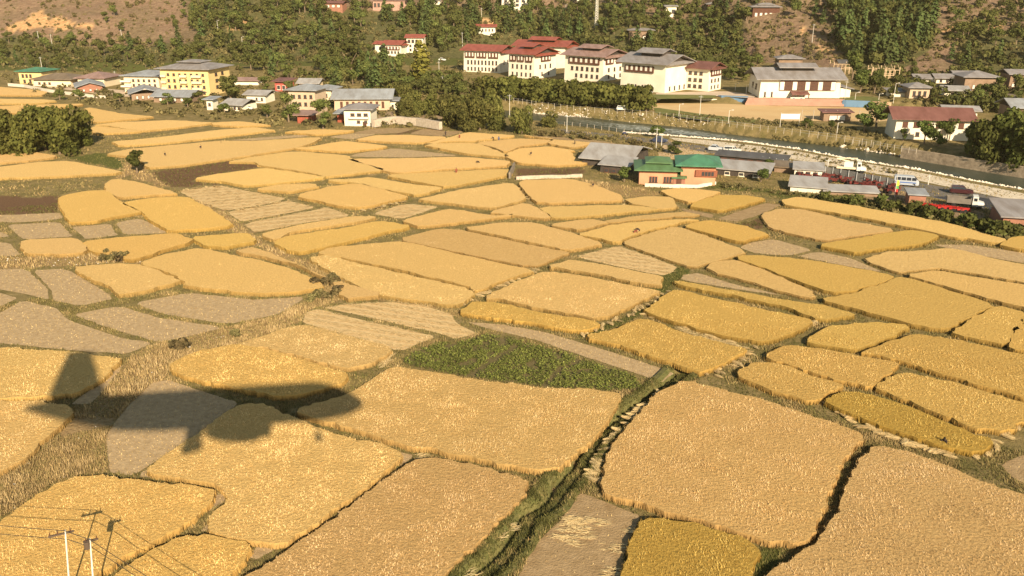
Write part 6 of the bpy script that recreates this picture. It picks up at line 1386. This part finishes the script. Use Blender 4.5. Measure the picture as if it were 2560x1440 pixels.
            t = MB(); t.box(-3.2, 1.0, -W / 2, W / 2, .95, 1.35); t.obj('flat_bed', cream, e); t = MB(); t.box(-1.6, .4, -.8, .8, 1.36, 2.5); t.obj('crane_house', WHT, e); t = MB(); t.tube((-.5, 0, 2.5), (-3.4, 0, 3.1), .18, .14, 6); t.tube((-3.4, 0, 3.1), (1.2, .2, 3.35), .14, .1, 6); t.obj('crane_arm', cream, e)
        wheels(e, (-2.0, 2.5), W / 2 - .2, .48, .34)
    truck(2126, 431, -20, 'cream crane truck on the road behind the sheet metal fence', True); truck(2410, 519, -24, 'white bonneted tipper truck with a dark bed at the right of the road')
    # motorbike rider at the far bend of the road is a person on a bike: small
    P = hit(1562, 338); e = empty('motorbike', (P[0], P[1], .02), R(-30), 'dark motorbike parked on the river road by the bushes', 'motorbike'); wheels(e, (-.62, .62), .02, .3, .1)
    m = MB(); m.loft([[(-.6, -.12, .5), (-.6, .12, .5), (-.6, .1, .85), (-.6, -.1, .85)], [(.3, -.16, .45), (.3, .16, .45), (.3, .12, .95), (.3, -.12, .95)]]); m.obj('body', paint('bike_blue', (.04, .05, .12)), e); m = MB(); m.tube((.62, 0, .35), (.4, 0, 1.1), .04, .04, 5); m.tube((.4, -.35, 1.1), (.4, .35, 1.1), .025, .025, 5); m.obj('handlebar', steel, e)
    # walking tractors: red row and maroon heaps
    e = empty('walking_tractor', (0, 0, 0), 0, 'x', 'tractor'); rd = mat('machine_red', (.42, .02, .016), (.32, .02, .016), 2, .5)
    m = MB(); m.box(-.15, .75, -.28, .28, .45, .95, .9); m.box(.3, .95, -.2, .2, .35, .5); m.obj('engine_box', rd, e); m = MB(); m.tube((-.1, -.2, .8), (-1.2, -.38, 1.05), .04, .04, 5); m.tube((-.1, .2, .8), (-1.2, .38, 1.05), .04, .04, 5); m.obj('handlebar', rd, e)
    m = MB(); m.prism([(-.5, .5), (-.35, .78), (.35, .78), (.5, .5)], -.75, .1); m.obj('mudguard', rd, e); m = MB(); m.tube((.4, 0, .95), (.4, 0, 1.4), .05, .05, 6); m.obj('exhaust', tyre, e); wheels(e, (0,), .42, .36, .2)
    kids(e); first = [e]
    def place(px, py, rz, sc, label, group, tint=None):
        P = hit(px, py); o = first.pop() if first else copy_tree(e); o.location = (P[0], P[1], max(0, P[2])); o.rotation_euler = (0, 0, rz); o.scale = (sc,) * 3; o['label'] = label; o['group'] = group
        return o
    for k in range(13):
        t = k / 12; place(2296 + 116 * t, 519 + 13 * t + random.uniform(-1, 1), R(-25) + random.uniform(-.15, .15), 1.05, 'bright red walking tractor in the row beside the white truck, number %d from the left' % (k + 1), 'red walking tractors in a row')
    mr = mat('machine_maroon', (.135, .022, .02), (.10, .025, .02), 2, .7); seconds = None
    for px, py in [(2040, 448), (2052, 452), (2064, 450), (2076, 456), (2090, 455), (2060, 444), (2078, 447), (1996, 442), (2008, 444), (2020, 446), (2110, 458), (2122, 462), (2136, 464), (2150, 466), (2118, 454), (2168, 472), (2182, 470), (2190, 476), (2176, 458), (2186, 462), (2180, 448), (2196, 466), (2214, 482), (2226, 484), (2238, 480), (2222, 474), (2234, 470), (2168, 466), (2096, 450), (2044, 440)]:
        o = place(px, py, random.uniform(0, 6.28), random.uniform(.95, 1.25), 'dull maroon walking tractor in the crowded machine yard', 'maroon walking tractors in the yard')
        for c in o.children:
            if c.data.materials and c.data.materials[0].name == 'machine_red':
                key = c.data.name + '_m'
                if key not in _wc: d = c.data.copy(); d.materials[0] = mr; _wc[key] = d
                c.data = _wc[key]
    # prayer flag
    P = hit(2236, 492); e = empty('prayer_flag', P, 0, 'tall prayer flag pole with a yellow, green and red banner by the machine yard', 'prayer flag'); hh = 68 * mpp(P)
    m = MB(); m.tube((0, 0, -.3), (0, 0, hh), .07, .04, 6); m.obj('pole', polem, e); z = hh * .62
    for c, f_, nm in (((.62, .48, .06), .2, 'yellow_cloth'), ((.10, .28, .08), .12, 'green_cloth'), ((.50, .05, .04), .22, 'red_cloth')):
        m = MB(); m.loft([[(.05, 0, z), (.05, .02, z), (.55, .1, z - .1), (.55, .08, z - .1)], [(.05, 0, z - hh * f_), (.05, .02, z - hh * f_), (.6, -.06, z - hh * f_), (.6, -.08, z - hh * f_)]]); m.obj('banner', mat(nm, c, c, 1, .9), e); z -= hh * f_
traffic()

# ------------------------------------------------------------------ people working in the plots
def person(px, py, rz, label, pose, cloth, low, zup=0.0):
    P = hit(px, py)
    sk = {'stand': dict(hip=(0, 0, .88), ch=(0, .02, 1.32), nk=(0, .02, 1.47), hd=(0, .03, 1.63), kn=((.1, .02, .47), (-.1, .02, .47)), ft=((.11, 0, .03), (-.11, 0, .03)), el=((.27, .02, 1.12), (-.27, .02, 1.12)), hn=((.28, .12, .86), (-.28, .12, .86))),
          'bend': dict(hip=(0, -.1, .86), ch=(0, .33, 1.02), nk=(0, .46, 1.02), hd=(0, .60, .96), kn=((.12, .02, .45), (-.12, .02, .45)), ft=((.13, -.02, .03), (-.13, -.02, .03)), el=((.26, .45, .74), (-.26, .45, .74)), hn=((.2, .58, .48), (-.2, .58, .48))),
          'crouch': dict(hip=(0, -.15, .36), ch=(0, .1, .78), nk=(0, .17, .92), hd=(0, .25, 1.05), kn=((.16, .25, .5), (-.16, .25, .5)), ft=((.15, .02, .03), (-.15, .02, .03)), el=((.28, .25, .62), (-.28, .25, .62)), hn=((.2, .45, .42), (-.2, .45, .42)))}[pose]
    me = bpy.data.meshes.new('body'); pts = [sk['hip'], sk['ch'], sk['nk'], sk['hd']]; ed = [(0, 1), (1, 2), (2, 3)]; rad = [.15, .17, .06, .10]
    sh = sk['ch']
    for s in (0, 1):
        sg = 1 if s == 0 else -1; b = len(pts); hp = (sk['hip'][0] + .1 * sg, sk['hip'][1], sk['hip'][2] - .06); f = sk['ft'][s]
        pts += [hp, sk['kn'][s], (f[0], f[1], f[2] + .05), (f[0], f[1] + .16, f[2] + .01)]; ed += [(0, b), (b, b + 1), (b + 1, b + 2), (b + 2, b + 3)]; rad += [.10, .07, .05, .04]
        b = len(pts); pts += [(sh[0] + .19 * sg, sh[1], sh[2] + .07), sk['el'][s], sk['hn'][s]]; ed += [(1, b), (b, b + 1), (b + 1, b + 2)]; rad += [.07, .05, .035]
    me.from_pydata(pts, ed, []); me.materials.append(cloth)
    o = link('person', me); o.location = (P[0], P[1], P[2] + zup); o.rotation_euler = (0, 0, rz)
    md = o.modifiers.new('skin', 'SKIN')
    for v, r in zip(me.skin_vertices[0].data, rad): v.radius = (r, r)
    me.skin_vertices[0].data[0].use_root = True
    sb = o.modifiers.new('sub', 'SUBSURF'); sb.levels = sb.render_levels = 1
    h = Vector(sk['hd']); m = MB(); n = 8
    m.loft([[(h.x + r * math.cos(w), h.y - .02 + r * math.sin(w), h.z + z) for w in np.linspace(0, 6.283, n + 1)[:-1]] for z, r in ((.0, .115), (.07, .11), (.115, .06), (.125, .01))]); m.obj('hair' if not low else 'hat', low or mat('black_hair', (.015, .012, .01)), o)
    tag(o, label, 'person'); return o
dk = mat('dark_cloth', (.05, .035, .03), None, 1, .9); rdc = mat('rust_cloth', (.22, .06, .04), None, 1, .9); blc = mat('blue_cloth', (.06, .08, .16), None, 1, .9); strawhat = mat('straw_hat', (.6, .45, .24), None, 1, .9)
for a in ((2360, 1118, 2.2, 'person in dark clothes crouching at the lower edge of the olive plot with sheaves', 'crouch', dk, None), (1597, 586, 1.0, 'person in dark clothes bending between two golden plots, right of a pair', 'bend', dk, None), (1586, 590, -1.6, 'person in rust clothes bending between two golden plots, left of a pair', 'bend', rdc, strawhat),
          (1114, 342, .5, 'person in dark clothes standing at the far edge of the plots near the willows', 'stand', dk, None), (1149, 350, 2.5, 'person standing in a far plot below the left willows', 'stand', rdc, strawhat), (1234, 352, 1.5, 'person bending in a far plot below the willows', 'bend', dk, strawhat), (1247, 356, .2, 'person in blue standing in a far plot below the willows', 'stand', blc, None),
          (1197, 413, 2.0, 'lone person in dark clothes bending in the middle of the large far plot', 'bend', dk, None), (1141, 438, .4, 'person in rust clothes standing low in the large far plot', 'stand', rdc, None), (1437, 366, 1.2, 'person standing in the plot left of the workshop roof', 'stand', dk, None)):
    person(*a, zup=.0)
for px, py, lab in ((413, 392, 'thin stake with a dark rag in the long left plot, lowest of three'), (502, 374, 'thin stake with a dark rag in the long left plot, middle of three'), (553, 360, 'thin stake with a dark rag in the long left plot, highest of three'), (1327, 390, 'thin stake in the plot left of the workshop'), (1482, 470, 'thin stake at the edge of the plot below the walled ground')):
    P = unp(px, py, .4); e = empty('stake', (P[0], P[1], 0), random.uniform(0, 3), lab, 'stake'); m = MB(); m.tube((0, 0, -.2), (.08, 0, 1.9), .04, .03, 5); m.obj('stick', wood, e); m = MB(); m.loft([[(-.25, -.03, 1.35), (.3, -.03, 1.4), (.3, .03, 1.4), (-.25, .03, 1.35)], [(-.2, -.06, .95), (.24, -.06, .95), (.24, .06, .95), (-.2, .06, .95)]]); m.obj('rag', dk, e)

# ------------------------------------------------------------------ sheaves of cut rice laid out along the bunds
def sheaf_mesh(seed):
    r = np.random.default_rng(seed); V, T = [], []
    n = 34; u = r.uniform(-1, 1, n); z = .04 + .15 * np.sqrt(np.clip(1 - u * u, 0, 1)) * r.uniform(.3, 1, n)
    v, t = blades(np.full(n, -.45) + r.normal(0, .05, n), u * .13, z, r.normal(0, .2, n) + u * .35, r.uniform(.7, 1.1, n), np.ones(n), r.uniform(-.12, .12, n), np.full(n, .055), np.clip(r.normal(.78, .28, n), 0, 1)); V.append(v); T.append(t)
    v, t = blades(np.full(n, .45) + r.normal(0, .06, n), u * .26, z * .9, math.pi + r.normal(0, .3, n), r.uniform(.5, .95, n), np.ones(n), r.uniform(-.06, .16, n), np.full(n, .06), np.clip(r.normal(.65, .25, n), 0, 1)); V.append(v); T.append(t)
    V = np.vstack(V); return np_mesh('rice_sheaf', V, np.arange(len(V)).reshape(-1, 3), [straw_m], np.concatenate(T))
SHM = [sheaf_mesh(k) for k in range(4)]
def sheaves(path, n, label, group, spread=0, rot=0.0, sc=1.0):
    W_ = np.array([unp(*q) for q in path]); d = np.r_[0, np.cumsum(np.linalg.norm(np.diff(W_, axis=0), axis=1))]
    for k in range(n):
        s = d[-1] * min(.999, max(.001, (k + random.uniform(-.4, 1.4)) / n)); P = np.array([np.interp(s, d, W_[:, i]) for i in range(3)]); j = np.searchsorted(d, s) ; j = min(max(j, 1), len(W_) - 1); t = W_[j] - W_[j - 1]; a = math.atan2(t[1], t[0])
        o = link('rice_sheaf', random.choice(SHM)); side = random.uniform(-1, 1) * spread; o.location = (P[0] - math.sin(a) * side, P[1] + math.cos(a) * side, .06 + random.uniform(0, .08)); o.rotation_euler = (random.uniform(-.15, .15), random.uniform(-.15, .15), a + rot + random.gauss(0, .45)); f = random.uniform(.7, 1.15) * (1 + (sc - 1) * .45); o.scale = (f * 1.2, f * .68, f * .85)
        tag(o, label, 'sheaf', group)
sheaves([(1650, 985), (1595, 1025), (1555, 1065), (1520, 1105), (1497, 1140)], 17, 'pale cut rice sheaf along the right edge of the main ditch', 'sheaves along the main ditch', .25, 1.9, 1.25)
sheaves([(1495, 1145), (1482, 1180), (1484, 1205), (1490, 1215)], 9, 'larger pale rice sheaf where the main ditch widens', 'sheaves where the ditch widens', .3, 1.2, 1.5)
sheaves([(1775, 942), (1810, 925), (1850, 900), (1885, 870)], 26, 'rice sheaf spread in two rows at the crossing of bunds right of the main ditch', 'sheaves at the bund crossing', .9, 1.3, 1.5)
sheaves([(1900, 862), (1950, 835), (1990, 822), (2040, 808)], 18, 'rice sheaf laid along the curved bund right of the wide yellow plot', 'sheaves on the curved bund', .7, .6, 1.5)
sheaves([(1452, 840), (1520, 812), (1580, 785), (1640, 750), (1680, 730)], 28, 'rice sheaf along the small upper ditch between yellow plots', 'sheaves along the upper ditch', .5, .9, 1.4)
sheaves([(1610, 790), (1660, 800), (1740, 830), (1840, 866)], 18, 'rice sheaf in the line below the wide yellow plot', 'sheaves below the wide yellow plot', .4, .3, 1.4)
sheaves([(1155, 765), (1185, 745), (1215, 735), (1290, 700), (1345, 675)], 22, 'rice sheaf along the bund in the centre of the picture, above the long pale path', 'sheaves along the central bund', .3, 1.5, 1.3)
sheaves([(2068, 1008), (2110, 1040), (2140, 1062), (2200, 1085), (2260, 1110), (2330, 1132), (2375, 1142)], 30, 'rice sheaf along the lower edge of the olive plot', 'sheaves below the olive plot', .4, .7, 1.35)
sheaves([(1290, 465), (1310, 490), (1330, 525), (1365, 552)], 14, 'small far rice sheaf along the dark bund left of the plot by the walled ground', 'sheaves on the far dark bund', .3, 1.4, 1.6)
sheaves([(905, 530), (950, 520), (1012, 505)], 12, 'far rice sheaf in the row under the tapering yellow plot', 'sheaves under the tapering plot', .2, 1.4, 1.7)
sheaves([(447, 480), (500, 471), (545, 466)], 9, 'far rice sheaf at the upper edge of the left straw plots', 'sheaves at the upper edge of the straw plots', .2, 1.4, 1.8)
sheaves([(720, 502), (690, 508), (660, 513), (575, 530)], 10, 'far rice sheaf between the two left straw plots', 'sheaves between the straw plots', .2, 1.4, 1.8)
sheaves([(1548, 495), (1556, 505), (1560, 515)], 5, 'rice sheaf at the corner below the tan grass bank', 'sheaves below the grass bank', .3, .4, 1.6)
sheaves([(2540, 1070), (2520, 1088), (2470, 1130), (2440, 1150)], 9, 'rice sheaf by the little water channel at the right edge', 'sheaves by the right channel', .4, .8, 1.3)
plant_all()
def haze():
    m = bpy.data.materials.new('haze_air'); m.use_nodes = True; N = m.node_tree.nodes; N.clear(); o_ = N.new('ShaderNodeOutputMaterial'); v = N.new('ShaderNodeVolumePrincipled')
    v.inputs['Color'].default_value = (1.0, 0.84, 0.54, 1); v.inputs['Density'].default_value = HAZE; v.inputs['Anisotropy'].default_value = 0.0
    m.node_tree.links.new(v.outputs[0], o_.inputs['Volume'])
    b = MB(); b.box(-1300, 1300, -60, 1250, -8, 190); o = b.obj('haze', m); tag(o, 'thin warm haze filling the valley', 'haze', kind='stuff')
HAZE = 0.00006
haze()
print('trees', NT)
